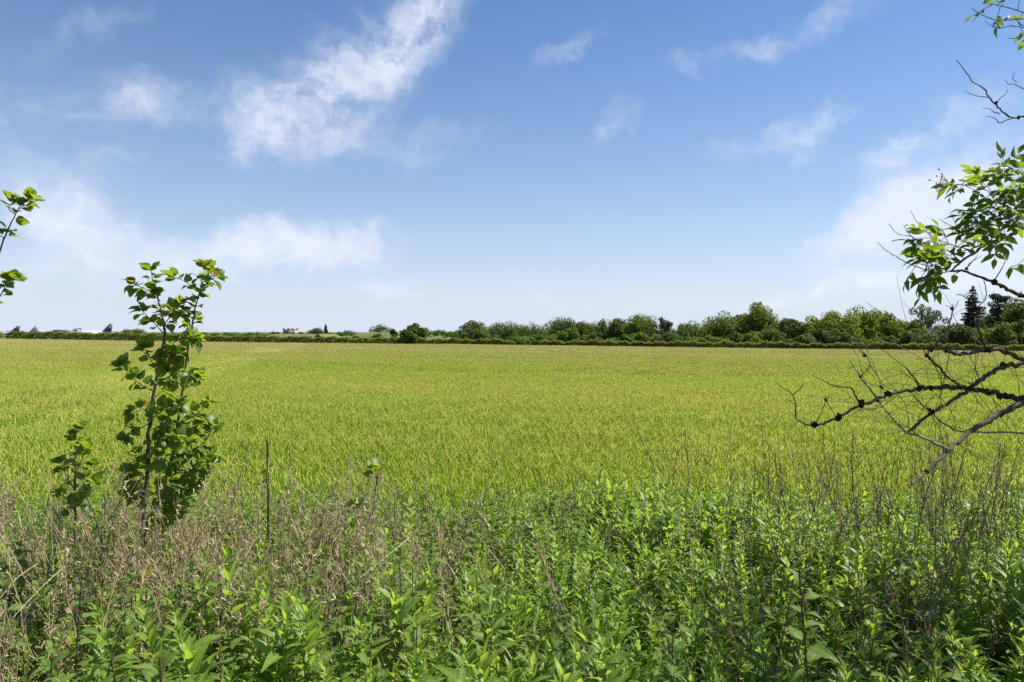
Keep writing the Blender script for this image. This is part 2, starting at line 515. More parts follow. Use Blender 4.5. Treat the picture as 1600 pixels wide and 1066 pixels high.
c = t.mix(t.maprange(sp.outputs[1], 150, 165), soil, grassc)
bp = t.n('ShaderNodeBump', ins={'Strength': 0.6, 'Distance': 0.05, 'Height': t.noise(pos, 14, 6, 0.7)})
p = t.n('ShaderNodeBsdfPrincipled', ins={'Base Color': c, 'Roughness': 0.95, 'Specular IOR Level': 0.1, 'Normal': bp.outputs[0]})
t.link(p.outputs[0], out.inputs[0])
M['ground'] = m
ground = link('ground', quad_mesh('ground', np.stack([GX, GY, gz(GX, GY)], -1).reshape(-1, 3), GQ, m))
tag(ground, kind='structure')

# ------------------------------------------------------------------ scattering (for what nobody could count)
def scatter(name, label, cat, variants, pts, rot, sc, vi, kind='stuff'):
    """points carrying instances of the variant meshes"""
    pool = bpy.data.collections.new(name + '_kinds')
    for i, me in enumerate(variants):
        o = bpy.data.objects.new('%s_%02d' % (name, i), me)
        pool.objects.link(o)
    me = bpy.data.meshes.new(name)
    pts = np.asarray(pts, np.float32)
    me.vertices.add(len(pts))
    me.vertices.foreach_set('co', pts.ravel())
    for an, typ, arr, fld in (('rot', 'FLOAT_VECTOR', rot, 'vector'), ('sc', 'FLOAT_VECTOR', sc, 'vector'), ('vi', 'INT', vi, 'value')):
        at = me.attributes.new(an, typ, 'POINT')
        at.data.foreach_set(fld, np.asarray(arr, np.int32 if typ == 'INT' else np.float32).ravel())
    me.update()
    o = link(name, me)
    ng = bpy.data.node_groups.new(name + '_scatter', 'GeometryNodeTree')
    ng.interface.new_socket('Geometry', in_out='INPUT', socket_type='NodeSocketGeometry')
    ng.interface.new_socket('Geometry', in_out='OUTPUT', socket_type='NodeSocketGeometry')
    gi = ng.nodes.new('NodeGroupInput'); go = ng.nodes.new('NodeGroupOutput')
    ci = ng.nodes.new('GeometryNodeCollectionInfo')
    ci.inputs['Collection'].default_value = pool
    ci.inputs['Separate Children'].default_value = True
    ci.inputs['Reset Children'].default_value = True
    ip = ng.nodes.new('GeometryNodeInstanceOnPoints')
    ip.inputs['Pick Instance'].default_value = True
    ng.links.new(gi.outputs[0], ip.inputs['Points'])
    ng.links.new(ci.outputs[0], ip.inputs['Instance'])
    for an, typ, sock in (('rot', 'FLOAT_VECTOR', 'Rotation'), ('sc', 'FLOAT_VECTOR', 'Scale'), ('vi', 'INT', 'Instance Index')):
        na = ng.nodes.new('GeometryNodeInputNamedAttribute')
        na.data_type = typ
        na.inputs['Name'].default_value = an
        outp = na.outputs['Attribute']
        if sock == 'Rotation':
            er = ng.nodes.new('FunctionNodeEulerToRotation')
            ng.links.new(outp, er.inputs[0])
            outp = er.outputs[0]
        ng.links.new(outp, ip.inputs[sock])
    ng.links.new(ip.outputs[0], go.inputs[0])
    md = o.modifiers.new('scatter', 'NODES')
    md.node_group = ng
    tag(o, label, cat, kind=kind)
    return o


# ------------------------------------------------------------------ the barley field
def barley_patch(seed, n, wide=1.0, ears=1.0, leafy=1.5, ear_mat='crop_ear'):
    rs = np.random.default_rng(seed)
    mb = MB()
    xy = rs.normal(0, 0.36, (n, 2))
    H = rs.normal(0.50, 0.045, n)
    lean = rs.normal(0, 0.07, (n, 2)) + np.array((-0.05, 0.02))
    # one flat strip per stem or leaf, three rows; leaf blades arch over
    for grp in range(2):
        rows = 4
        tt = np.linspace(0, 1, rows)
        k = n if grp == 0 else int(n * leafy)
        b = xy[rs.integers(0, n, k)] + rs.normal(0, 0.02, (k, 2)) if grp else xy
        az = rs.uniform(0, 2 * np.pi, k)
        side = np.stack([np.cos(az), np.sin(az), np.zeros(k)], -1)
        out = np.stack([-np.sin(az), np.cos(az), np.zeros(k)], -1)
        if grp == 0:
            h = H; arch = np.zeros(k); wd = 0.0035 * wide; z0 = np.full(k, 0.05)
            ln = lean
        else:
            h = rs.uniform(0.16, 0.30, k); arch = rs.uniform(0.05, 0.20, k); wd = 0.0065 * wide; z0 = rs.uniform(0.08, 0.32 + 0.07 * (leafy > 2), k)
            ln = rs.normal(0, 0.05, (k, 2))
        wrow = np.array([1, 0.95, 0.75, 0.1]) if grp else np.array([1, 1, 0.9, 0.8])
        pt = np.zeros((k, rows, 3))
        pt[:, :, :2] = b[:, None, :] + ln[:, None, :] * (tt ** 1.5)[None, :, None]
        pt[:, :, 2] = z0[:, None] + (h - (z0 if grp == 0 else 0))[:, None] * tt[None] - (arch[:, None] * 0.6 * tt[None] ** 3)
        pt += out[:, None, :] * (arch[:, None] * tt[None] ** 2)[:, :, None]
        L_ = pt - side[:, None, :] * (wd * wrow)[None, :, None]
        R_ = pt + side[:, None, :] * (wd * wrow)[None, :, None]
        V = np.stack([L_, R_], 2).reshape(-1, 3)
        base = (np.arange(k) * rows * 2)[:, None] + (np.arange(rows - 1) * 2)[None]
        Q = np.stack([base, base + 1, base + 3, base + 2], -1).reshape(-1, 4)
        U = np.tile(np.stack([np.tile((0.0, 1.0), rows), np.repeat(tt, 2)], -1), (k, 1))
        mb.add(V, Q, U, 0)
        if grp == 0:
            tops = pt[:, -1]
    # ears: spindles that nod, with an awn brush
    kk = n
    nod = rs.uniform(0, 2 * np.pi, kk)
    tilt = rs.uniform(0.1, 0.9, kk)
    D = np.stack([np.cos(nod) * np.sin(tilt), np.sin(nod) * np.sin(tilt), np.cos(tilt)], -1)
    ear = tube([(0, 0, 0), (0, 0.02, 0), (0, 0.05, 0), (0, 0.075, 0)], [0.003 * wide, 0.0068 * wide, 0.0064 * wide, 0.002], 4)
    R = frames(D, np.tile((0.3, 0.2, 1.0), (kk, 1)))
    has = rs.random(kk) < ears
    mb.add_many(ear, R[has], tops[has], 1)
    awn = (np.array([(-0.006, 0.03, 0), (0.006, 0.03, 0), (0.014, 0.15, 0.004), (-0.014, 0.15, 0.004), (0, 0.03, -0.005), (0, 0.03, 0.005), (0.004, 0.16, 0.012), (0.004, 0.16, -0.01)]) * np.array((wide, 1, wide)),
           np.array([(0, 1, 2, 3), (4, 5, 6, 7)]), np.zeros((8, 2)))
    pick = has & (rs.random(kk) < 0.55)
    thin = (awn[0] * np.array((0.35, 1, 0.35)), awn[1], awn[2])
    mb.add_many(thin, R[pick], tops[pick], 1)
    return mb.mesh('barley_patch', [M['crop_leaf'], M[ear_mat]])


near_v = [barley_patch(100 + i, 240, leafy=1.9) for i in range(4)]
leafy_v = [barley_patch(150 + i, 200, 1.0, 0.40, 3.2) for i in range(4)]          # greener headland next to the verge
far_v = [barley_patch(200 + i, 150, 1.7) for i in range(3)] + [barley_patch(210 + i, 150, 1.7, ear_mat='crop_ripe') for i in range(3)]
pts, rots, scs, vis = [], [], [], []
HEDGE_Y = lambda px: np.interp(px, [0, 805, 1350, 1700], [160, 141, 128, 118])
for (y0, y1, st, far) in ((6.6, 30, 0.55, 0), (30, 70, 0.85, 1), (70, 165, 1.25, 1)):
    ys = np.arange(y0, y1, st)
    for y in ys:
        half = 0.79 * y + 5
        xs = np.arange(-half, half, st)
        x = xs + rng.uniform(-0.45, 0.45, len(xs)) * st
        yy = y + rng.uniform(-0.45, 0.45, len(xs)) * st
        px = 800 + x / yy * F
        ok = (yy < HEDGE_Y(px) - 2.6) & (yy > 6.7 + 0.5 * np.sin(x * 0.9))
        x, yy = x[ok], yy[ok]
        z = gz(x, yy)
        s = np.ones(len(x)) * rng.uniform(0.92, 1.06, len(x))
        # drilling tracks run away from the camera, leaning left; crop is shorter there
        u = (x + 0.26 * yy + 7.0)
        for off in (-0.9, 0.9):
            for kx in range(-4, 5):
                s *= 1 - 0.30 * (np.abs(u - off - kx * 60.0) < 0.30)
        s *= 1 + 0.05 * np.sin(x * 0.21 + 2 * np.sin(yy * 0.11)) * np.sin(yy * 0.17)
        pts.append(np.stack([x, yy, z], -1))
        rots.append(np.stack([rng.normal(0, 0.03, len(x)), rng.normal(0, 0.03, len(x)), rng.uniform(0, 6.28, len(x))], -1))
        hs = 1.0 if not far else st * 0.95
        scs.append(np.stack([np.full(len(x), hs), np.full(len(x), hs), s], -1))
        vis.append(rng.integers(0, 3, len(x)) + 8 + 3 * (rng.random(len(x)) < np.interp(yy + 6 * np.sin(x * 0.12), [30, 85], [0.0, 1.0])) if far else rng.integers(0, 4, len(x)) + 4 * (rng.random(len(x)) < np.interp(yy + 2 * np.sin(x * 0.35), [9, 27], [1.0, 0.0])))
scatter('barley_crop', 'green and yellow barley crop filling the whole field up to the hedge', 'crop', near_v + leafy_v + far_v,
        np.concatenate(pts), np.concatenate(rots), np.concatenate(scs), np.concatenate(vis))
N_CROP = sum(len(v) for v in vis)

# ------------------------------------------------------------------ leaves, trees, hedges of the middle and far distance
TQ = np.array([(0, 1, 2, 3)])


def leaf_cloud(rs, C, Rr, n, size, out_bias=0.7):
    """n leaf faces on the shells of lobes: C (k,3) centres, Rr (k,3) radii"""
    k = len(C)
    w = (Rr[:, 0] * Rr[:, 2])
    li = rs.choice(k, n, p=w / w.sum())
    d = rs.normal(0, 1, (n, 3))
    d /= np.linalg.norm(d, axis=1)[:, None]
    rad = np.minimum(rs.uniform(0.55, 1.04, n) ** 0.5, 1.0)
    pos = C[li] + d * Rr[li] * rad[:, None]
    nrm = d * out_bias * 1.7 + rs.normal(0, 0.5, (n, 3)) + np.array((0, 0, 0.25))
    D = np.cross(nrm, rs.normal(0, 1, (n, 3)))
    R = frames(D, nrm)
    s = size * rs.uniform(0.55, 1.35, n)
    q = np.array([(-0.42, -0.1, 0), (0.05, -0.55, 0.08), (0.45, 0.08, 0), (-0.05, 0.55, -0.08)])
    V = np.einsum('kij,mj->kmi', R * s[:, None, None], q) + pos[:, None, :]
    Q = np.arange(n * 4).reshape(n, 4)
    return V.reshape(-1, 3), Q


def make_tree(name, label, cat, px, top, half, depth, kind='round', col='mid', leaves=3200, base_py=None, group=None, seed=None, size=0.40, bare=0.0):
    x = (px - 800) / F * depth
    y = depth
    z0 = float(gz(x, y)) if base_py is None else P(px, base_py, depth)[2]
    ztop = P(px, top, depth)[2]
    H = ztop - z0
    W = half / F * depth * (1.22 if kind == 'round' else 1.0)
    rs = np.random.default_rng(int(seed if seed is not None else px * 7 + top * 3))
    root = empty(name, (x, y, z0 - 0.05))
    tag(root, label, cat, group)
    limbs = MB()
    C, Rr = [], []
    if kind in ('round', 'shrub', 'sparse', 'tall'):
        n = {'round': 46, 'shrub': 20, 'sparse': 26, 'tall': 46}[kind]
        zc = {'round': 0.54, 'shrub': 0.47, 'sparse': 0.62, 'tall': 0.56}[kind]
        zr = {'round': 0.42, 'shrub': 0.46, 'sparse': 0.36, 'tall': 0.44}[kind]
        for i in range(n):
            d = rs.normal(0, 1, 3); d /= np.linalg.norm(d)
            rr = rs.uniform(0.3, 0.84)
            taper = 1.0
            if kind == 'tall': taper = 1.05 - 0.45 * max(0, d[2])
            C.append((d[0] * W * rr * taper, d[1] * W * rr * 0.9, H * (zc + d[2] * zr * rr)))
            lr = rs.uniform(0.26, 0.42) * W if kind != 'sparse' else rs.uniform(0.12, 0.22) * W
            Rr.append((lr, lr, lr * rs.uniform(0.7, 1.0)))
        if kind == 'tall':
            C.append((0.05 * W, 0, H * 0.9)); Rr.append((0.22 * W, 0.22 * W, 0.1 * H))
    elif kind == 'poplar':
        for i in range(16):
            f = (i + 0.5) / 16
            r = W * (0.9 * math.sin(math.pi * min(1, f * 0.75 + 0.2)))
            C.append((rs.normal(0, 0.12 * W), rs.normal(0, 0.12 * W), H * (0.08 + 0.9 * f))); Rr.append((r, r, H * 0.055))
    elif kind == 'conifer':
        for i in range(22):
            f = i / 21
            r = 1.35 * W * (1.03 - f) ** 0.8
            for a in rs.uniform(0, 6.28, 6 if f < 0.85 else 3):
                rr = r * rs.uniform(0.45, 1.0)
                C.append((rr * 0.62 * math.cos(a), rr * 0.62 * math.sin(a), H * (0.06 + 0.92 * f) - 0.08 * rr)); Rr.append((rr * 0.45 + 0.12, rr * 0.45 + 0.12, H * 0.016 + 0.10))
    elif kind == 'pine':
        for i in range(46):
            f = rs.uniform(0.2, 1.0)
            a = rs.uniform(0, 6.28); rr = W * rs.uniform(0.15, 0.9) * (1.25 - 0.75 * f)
            C.append((rr * math.cos(a), rr * math.sin(a), H * f - 0.3)); Rr.append((W * 0.34, W * 0.34, H * 0.05))
    C, Rr = np.array(C), np.array(Rr)
    th = max(0.08, 0.022 * H)
    htr = H * (0.92 if kind in ('poplar', 'conifer', 'pine') else 0.72)
    tp = np.array([(0, 0, -0.3), (rs.normal(0, .05), 0, H * 0.15), (rs.normal(0, .15), rs.normal(0, .15), H * 0.4), (rs.normal(0, .25), 0, htr)])
    limbs.add(*tube(catmull(tp, 3), np.linspace(th, th * 0.25, 10), 7))
    trunk = link('trunk', limbs.mesh('trunk', M['trunk']), root)
    lm = MB()
    step = 1 if kind in ('sparse', 'pine') else 2
    for c in C[::step]:
        zs = max(0.12 * H, min(c[2] - 0.28 * H * rs.uniform(0.4, 1.0), htr * 0.95))
        f = zs / htr
        s = np.array((0.0, 0.0, zs))
        mid = (s + c) / 2 + np.array((0, 0, 0.02 * H))
        lm.add(*tube(catmull([s, mid, c + (c - mid) * 0.25], 3), np.linspace(th * 0.38 * (1.1 - 0.6 * f), 0.015, 7), 4))
    if bare:
        for i in range(int(bare)):
            a = rs.uniform(0, 6.28)
            s = C[rs.integers(len(C))]
            e = s + np.array((math.cos(a) * W * 0.25, math.sin(a) * W * 0.25, H * rs.uniform(0.1, 0.26)))
            lm.add(*tube([s, (s + e) / 2 + rs.normal(0, 0.1, 3), e], [0.05, 0.035, 0.012], 4))
    link('limbs', lm.mesh('limbs', M['trunk']), root)
    nl = int(leaves * 2.0) if depth < 250 else int(leaves * 1.3)
    V, Q = leaf_cloud(rs, C, Rr, nl, size * (0.8 if kind in ('sparse', 'conifer', 'pine') else 1.0))
    V[:, 2] *= H / np.percentile(V[:, 2], 99.6)
    V[:, 2] = np.maximum(V[:, 2], 0.02)
    link('crown', quad_mesh('crown', V, Q, TREE[col], np.zeros((len(V), 2)), smooth=False), root)
    return root


# treeline on the right: (px, top row, half width, depth, form, tone, leaves, label)
LINE = [
    (740, 501, 19, 232, 'round', 'dark', 2600, 'isolated dark round tree at the left end of the long treeline'),
    (783, 503, 30, 226, 'round', 'dark', 3000, 'wide low dark tree, second from the left end of the treeline'),
    (826, 506, 28, 222, 'round', 'dark', 2800, 'low spreading tree standing above the gap between the hedges'),
    (882, 496, 25, 216, 'round', 'dark', 3000, 'dark tree with a pointed dome just right of the hedge gap'),
    (911, 503, 20, 205, 'round', 'mid', 2600, 'lower mid green tree right of the pointed dark dome'),
    (945, 499, 20, 208, 'round', 'mid', 2600, 'narrow mid green tree left of the small dark topped tree'),
    (969, 498, 16, 204, 'round', 'dark', 2200, 'small dark topped tree beside the broad green dome'),
    (1000, 492, 27, 198, 'round', 'mid', 3200, 'broad green domed tree in the middle of the treeline'),
    (1041, 496, 20, 196, 'sparse', 'pale', 1500, 'thin grey green tree with sky showing through its crown'),
    (1080, 503, 22, 190, 'round', 'mid', 2600, 'low green tree right of the thin see-through tree'),
    (1124, 488, 27, 184, 'round', 'mid', 3400, 'full round green tree left of the tallest spiky tree'),
    (1156, 491, 18, 186, 'round', 'dark', 2400, 'dark narrow tree squeezed against the tallest spiky tree'),
    (1186, 473, 33, 178, 'tall', 'mid', 4200, 'tallest broadleaf tree with bare dead twigs at its top'),
    (1235, 498, 20, 172, 'round', 'dark', 2600, 'small dark bushy tree in the dip right of the tallest tree'),
    (1273, 495, 19, 170, 'round', 'bright', 2600, 'small bright green tree left of the smooth bright dome'),
    (1311, 487, 29, 164, 'round', 'bright', 3600, 'smooth bright green dome shaped tree'),
    (1350, 480, 30, 172, 'round', 'bright', 3200, 'high yellow green tree behind the smooth bright dome'),
    (1393, 490, 21, 160, 'round', 'bright', 3000, 'yellow green tree left of the thin feathery birch'),
    (1424, 500, 17, 160, 'round', 'mid', 2400, 'small green tree at the foot of the feathery birch'),
    (1448, 476, 32, 165, 'sparse', 'pale', 1300, 'thin feathery birch with upright branches and few leaves'),
    (1521, 450, 27, 168, 'conifer', 'needle', 5200, 'tall dark pointed spruce near the right edge'),
    (1560, 459, 22, 172, 'pine', 'needle', 3600, 'ragged dark pine right of the pointed spruce'),
    (1598, 468, 32, 150, 'round', 'mid', 4200, 'big bright tree at the right edge in front of the pine'),
    (1660, 462, 40, 150, 'round', 'mid', 2600, 'green tree just beyond the right edge of view'),
]
for (px, top, half, dep, kind, col, nl, lab) in LINE:
    make_tree('spruce_tree' if kind == 'conifer' else 'pine_tree' if kind == 'pine' else 'broadleaf_tree', lab, 'tree', px, top, half, dep, kind, col, nl,
              group='trees of the long treeline', bare=9 if kind == 'tall' else 26 if kind == 'sparse' else 2)
# a second, lower rank behind them closes the gaps
FILL = [(762, 511, 24, 246), (805, 512, 24, 242), (852, 508, 26, 238), (896, 509, 24, 230), (928, 508, 22, 226), (985, 506, 22, 222), (1030, 510, 24, 216), (1062, 508, 24, 212), (1102, 505, 24, 206),
        (1150, 502, 26, 200), (1214, 503, 24, 196), (1256, 504, 24, 192), (1292, 500, 24, 188), (1332, 497, 26, 188), (1378, 498, 26, 182), (1412, 503, 24, 180), (1476, 508, 22, 184), (1545, 492, 26, 186), (1575, 486, 26, 180)]
for (px, top, half, dep) in FILL:
    make_tree('broadleaf_tree', 'dark tree in the rear rank', 'tree', px, top, half, dep, 'shrub', 'dark' if int(px) % 3 else 'mid', 1500, group='rear rank of the treeline', seed=int(px) + 5)
# shrubs along its foot
shrub_rs = np.random.default_rng(31)
px = 728.0
while px < 1700:
    dep = float(np.interp(px, [720, 1200, 1600], [205, 158, 134])) + shrub_rs.uniform(-4, 6)
    top = shrub_rs.uniform(511, 528) + (px - 720) * 0.004
    if px > 1480: top = shrub_rs.uniform(497, 514)
    half = shrub_rs.uniform(14, 24) * (1.0 if px < 1400 else 1.25)
    col = shrub_rs.choice(['dark', 'mid', 'dark', 'mid'] if px < 1480 else ['dark', 'dark', 'mid'])
    far_right = px > 1480
    make_tree('shrub', 'rounded dark shrub under the conifers at the right end of the treeline' if far_right else 'rounded green shrub crowding the foot of the long treeline',
              'shrub', px, top, half, dep, 'shrub', col, 1500, group='shrubs under the conifers' if far_right else 'shrubs along the treeline', seed=int(px))
    px += shrub_rs.uniform(17, 27)
# near trees on the left hedge and the small ones round the mounds
make_tree('bush', 'low rounded bush growing out of the left hedge before the twin tree', 'bush', 634, 515, 17, 143, 'shrub', 'mid', 2600)
make_tree('broadleaf_tree', 'bushy tree rising out of the left hedge beside a lower bush', 'tree', 650, 506, 14, 147, 'round', 'mid', 3000)
make_tree('bush', 'small dark bush at the hedge left of the bushy twin', 'bush', 617, 514, 8, 165, 'shrub', 'dark', 1200)
make_tree('broadleaf_tree', 'wide dark tree behind the low grey building', 'tree', 597, 507, 17, 330, 'round', 'dark', 2200, size=0.5)
make_tree('broadleaf_tree', 'dark spreading tree beside the slim poplar on the mound', 'tree', 495, 512, 11, 340, 'round', 'dark', 1600, size=0.5)
make_tree('poplar_tree', 'slim dark columnar poplar right of the grassy mound', 'tree', 509, 507, 3.4, 345, 'poplar', 'needle', 1300, size=0.5)
make_tree('bush', 'dark bush in front of the low grey building', 'bush', 590, 521, 10, 262, 'shrub', 'dark', 1000, size=0.42)
make_tree('bush', 'lone dark bush on the right slope of the building mound', 'bush', 497, 522, 5, 270, 'shrub', 'dark', 600, size=0.42)
make_tree('bush', 'dark bush on the slope left of the orange patch', 'bush', 556, 524, 8, 258, 'shrub', 'dark', 700, size=0.42)
make_tree('broadleaf_tree', 'dark tree clump just right of the parked jet tails', 'tree', 197, 514, 8, 400, 'round', 'dark', 900, size=0.6)
make_tree('broadleaf_tree', 'larger hazy tree beside the sapling, right of the jet tails', 'tree', 215, 513, 10, 440, 'round', 'mid', 900, size=0.6)
make_tree('broadleaf_tree', 'dark tree top showing above the silver jet fuselage', 'tree', 122, 513, 6.5, 430, 'round', 'dark', 800, size=0.6)
# far trees along the horizon
far_rs = np.random.default_rng(77)
px = -30.0
while px < 745:
    dep = far_rs.uniform(480, 680)
    hid = px < 185
    top = far_rs.uniform(519, 522) if hid or px < 420 else far_rs.uniform(515, 521)
    if 655 < px: top = far_rs.uniform(511, 518)
    if not hid:
        make_tree('far_tree', 'small distant tree on the horizon beyond the left hedge', 'tree', px, top, far_rs.uniform(6, 13), dep, 'shrub', far_rs.choice(['dark', 'mid']), 420,
                  group='distant trees on the horizon', seed=int(px * 3 + 50), size=0.95)
    px += far_rs.uniform(9, 17)


def hedge(name, label, pts, n, twig_n):
    """pts: list of (px, top row, depth); a clipped hedge of leaf faces with a woody inside"""
    rs = np.random.default_rng(len(label))
    A = []
    for (px, top, dep) in pts:
        x = (px - 800) / F * dep
        A.append((x, dep, float(gz(x, dep)), P(px, top, dep)[2]))
    A = np.array(A)
    root = empty(name, (A[0, 0], A[0, 1], A[0, 2]))
    tag(root, label, 'hedge', 'field hedges')
    seg = np.linalg.norm(np.diff(A[:, :2], axis=0), axis=1)
    cum = np.concatenate([[0], np.cumsum(seg)])
    s = rs.uniform(0, cum[-1], n)
    g = np.stack([np.interp(s, cum, A[:, k]) for k in range(4)], -1)
    t = (A[-1, :2] - A[0, :2]) / np.linalg.norm(A[-1, :2] - A[0, :2])
    nrm = np.array((t[1], -t[0]))
    if nrm[1] > 0: nrm = -nrm
    bump = 0.13 * np.sin(s * 0.55 + 2 * np.sin(s * 0.17)) + 0.14 * np.sin(s * 1.9 + np.sin(s * 0.4)) + 0.10 * np.sin(s * 4.3 + 1) + 0.06 * np.sin(s * 9.1) + 0.10
    endf = np.minimum(1, np.minimum(s, cum[-1] - s) / 0.9)
    half_w = 0.75 * (0.6 + 0.4 * endf)
    # faces on the front, top and back of the hedge
    a = rs.uniform(-1, 1, n)
    face = rs.random(n)
    u = np.where(face < 0.45, 1.0, np.where(face < 0.8, a, -1.0))
    v = np.where(face < 0.45, rs.uniform(0, 1, n), np.where(face < 0.8, 1.0, rs.uniform(0, 1, n)))
    jit = rs.normal(0, 0.07, (n, 3))
    hgt = (g[:, 3] - g[:, 2] + bump) * (0.72 + 0.28 * endf)
    pos = np.stack([g[:, 0] + nrm[0] * u * half_w, g[:, 1] + nrm[1] * u * half_w, g[:, 2] + hgt * v], -1) + jit
    shape = np.where((np.abs(u) > 0.8) & (v > 0.85), 0.94, 1.0)
    pos[:, 2] = g[:, 2] + (pos[:, 2] - g[:, 2]) * shape
    nn = np.stack([nrm[0] * np.where(face < 0.45, 1, np.where(face < 0.8, 0, -1)), nrm[1] * np.where(face < 0.45, 1, np.where(face < 0.8, 0, -1)), np.where((face >= 0.45) & (face < 0.8), 1.0, 0.35)], -1)
    nn = nn + rs.normal(0, 0.6, (n, 3))
    R = frames(np.cross(nn, rs.normal(0, 1, (n, 3))), nn)
    sz = 0.20 * rs.uniform(0.6, 1.4, n)
    q = np.array([(-0.45, -0.1, 0), (0.05, -0.6, 0.06), (0.45, 0.08, 0), (-0.05, 0.6, -0.06)])
    org = np.array(root.location)
    V = np.einsum('kij,mj->kmi', R * sz[:, None, None], q) + (pos - org)[:, None, :]
    link('foliage', quad_mesh('foliage', V.reshape(-1, 3), np.arange(n * 4).reshape(n, 4), TREE['hedge'], np.zeros((n * 4, 2)), smooth=False), root)
    mb = MB()
    for i in range(twig_n):
        si = rs.uniform(0.3, cum[-1] - 0.3)
        gi = [np.interp(si, cum, A[:, k]) for k in range(4)]
        b = np.array((gi[0], gi[1], gi[2] - 0.1)) + np.append(rs.normal(0, 0.2, 2), 0) - org
        e = b + np.array((rs.normal(0, 0.3), rs.normal(0, 0.3), (gi[3] - gi[2]) * rs.uniform(0.6, 0.95)))
        mb.add(*tube([b, (b + e) / 2 + rs.normal(0, 0.06, 3), e], [0.035, 0.025, 0.008], 4))
    link('stems', mb.mesh('stems', M['trunk']), root)
    return root


hedge('hedge', 'long clipped hedge below the jets and mounds, left of the gap', [(14, 520, 160), (200, 522.5, 156), (400, 527, 151), (600, 530, 146), (805, 532.5, 141)], 52000, 420)
hedge('hedge', 'short hedge stub at the extreme left edge, left of the narrow gap', [(-160, 519.5, 164), (3, 520.5, 160.4)], 9000, 60)
hedge('hedge', 'clipped hedge in front of the treeline, right of the gap', [(842, 534, 140), (1000, 535, 137), (1200, 537, 132), (1355, 538.5, 128)], 36000, 300)
hedge('hedge', 'dark overgrown hedge end under the treeline at right', [(1357, 538, 128), (1480, 540, 125), (1700, 542, 119)], 22000, 200)

# ------------------------------------------------------------------ mounds, buildings, aircraft
M['mound'] = plain_mat('mound_grass', (0.085, 0.12, 0.026), (0.125, 0.13, 0.038), 0.95, 0.18)
M['stucco'] = plain_mat('tan_render', (0.46, 0.37, 0.25), (0.38, 0.31, 0.21), 0.85, 0.8)
M['stucco_grey'] = plain_mat('grey_concrete', (0.30, 0.28, 0.25), (0.22, 0.21, 0.19), 0.85, 0.7)
M['opening'] = plain_mat('dark_opening', (0.03, 0.03, 0.03), (0.02, 0.02, 0.02), 0.4)
M['orange_door'] = plain_mat('orange_brick', (0.38, 0.15, 0.07), (0.30, 0.12, 0.06), 0.8)


def mound(name, px0, px1, flat0, flat1, top, depth, deep):
    """a grassed bank with a flat top"""
    z1 = P(800, top, depth)[2]
    x0, x1, f0, f1 = [(p - 800) / F * depth for p in (px0, px1, flat0, flat1)]
    xs = np.concatenate([np.linspace(x0 - 4, f0, 14), np.linspace(f0, f1, 10)[1:], np.linspace(f1, x1 + 4, 14)[1:]])
    ys = np.concatenate([np.linspace(-deep - 8, -deep + 2, 8), np.linspace(-deep + 2, deep - 2, 5)[1:], np.linspace(deep - 2, deep + 8, 8)[1:]]) + depth + deep
    X, Y = np.meshgrid(xs, ys)
    k = smooth01(x0, f0, X) * (1 - smooth01(f1, x1, X)) * smooth01(ys[0], ys[0] + 9, Y) * (1 - smooth01(ys[-1] - 9, ys[-1], Y))
    Z = gz(X, Y) - 0.15 + (z1 - gz(X, Y) + 0.15) * k + 0.08 * np.sin(X * 0.9) * k * np.sin(Y * 0.8)
    i = np.arange(X.size).reshape(X.shape)
    Q = np.stack([i[:-1, :-1], i[:-1, 1:], i[1:, 1:], i[1:, :-1]], -1).reshape(-1, 4)
    o = link(name, quad_mesh(name, np.stack([X, Y, Z], -1).reshape(-1, 3), Q, M['mound']))
    tag(o, kind='structure')
    return z1


def part(name, boxes, mat, parent):
    mb = MB()
    for b in boxes:
        mb.add(*box_v(*b))
    return link(name, mb.mesh(name, mat, smooth=False), parent)


zt = mound('grass_mound', 398, 520, 425, 495, 522.3, 285, 14)
b = empty('control_building', (P(454, 0, 299)[0], 299, zt - 0.3))
b.rotation_euler.z = math.radians(50)
tag(b, 'tan flat roofed block with corner piers standing on the grassy mound', 'building')
part('wall', [(-2.4, 2.4, -2.1, 2.1, 0, 2.2)], M['stucco'], b)
part('parapet', [(-2.55, 2.55, -2.25, 2.25, 2.2, 2.42)], M['stucco_grey'], b)
for (sx, sy) in ((-1, -1), (1, -1), (-1, 1), (1, 1)):
    part('pier', [(sx * 2.2 - 0.32, sx * 2.2 + 0.32, sy * 1.9 - 0.32, sy * 1.9 + 0.32, 2.42, 2.95)], M['stucco_grey'], b)
wn = part('door', [(-0.2, 0.5, -2.16, -2.103, 0.3, 1.9)], M['opening'], b)
for yy in (-1.0, 0.8):
    part('window', [(-2.46, -2.403, yy - 0.5, yy + 0.5, 0.9, 1.7)], M['opening'], b)

zt2 = mound('grass_mound', 534, 630, 560, 612, 519.6, 275, 13)
b2 = empty('bunker_building', (P(599, 0, 286)[0], 286, zt2 - 0.3))
b2.rotation_euler.z = math.radians(8)
tag(b2, 'low grey concrete building on the second mound before a wide dark tree', 'building')
part('wall', [(-1.9, 1.9, -1.6, 1.6, 0, 1.0)], M['stucco_grey'], b2)
part('roof', [(-2.1, 2.1, -1.8, 1.8, 1.0, 1.25)], M['stucco_grey'], b2)
part('door', [(1.1, 1.7, -1.66, -1.603, 0.05, 0.95)], M['opening'], b2)
b3 = empty('brick_shed', (P(572, 0, 255)[0], 255, float(gz(P(572, 0, 255)[0], 255))))
tag(b3, 'tiny orange brick shed peeping over the hedge below the second mound', 'shed')
part('wall', [(-0.9, 0.9, -0.8, 0.8, 0, 1.2)], M['orange_door'], b3)
part('roof', [(-1.05, 1.05, -0.95, 0.95, 1.2, 1.4)], M['stucco_grey'], b3)
pl = empty('lamp_post', (P(426.5, 0, 280)[0], 280, zt - 1.2))
tag(pl, 'thin post with a small dark head on the mound left of the tan block', 'post')
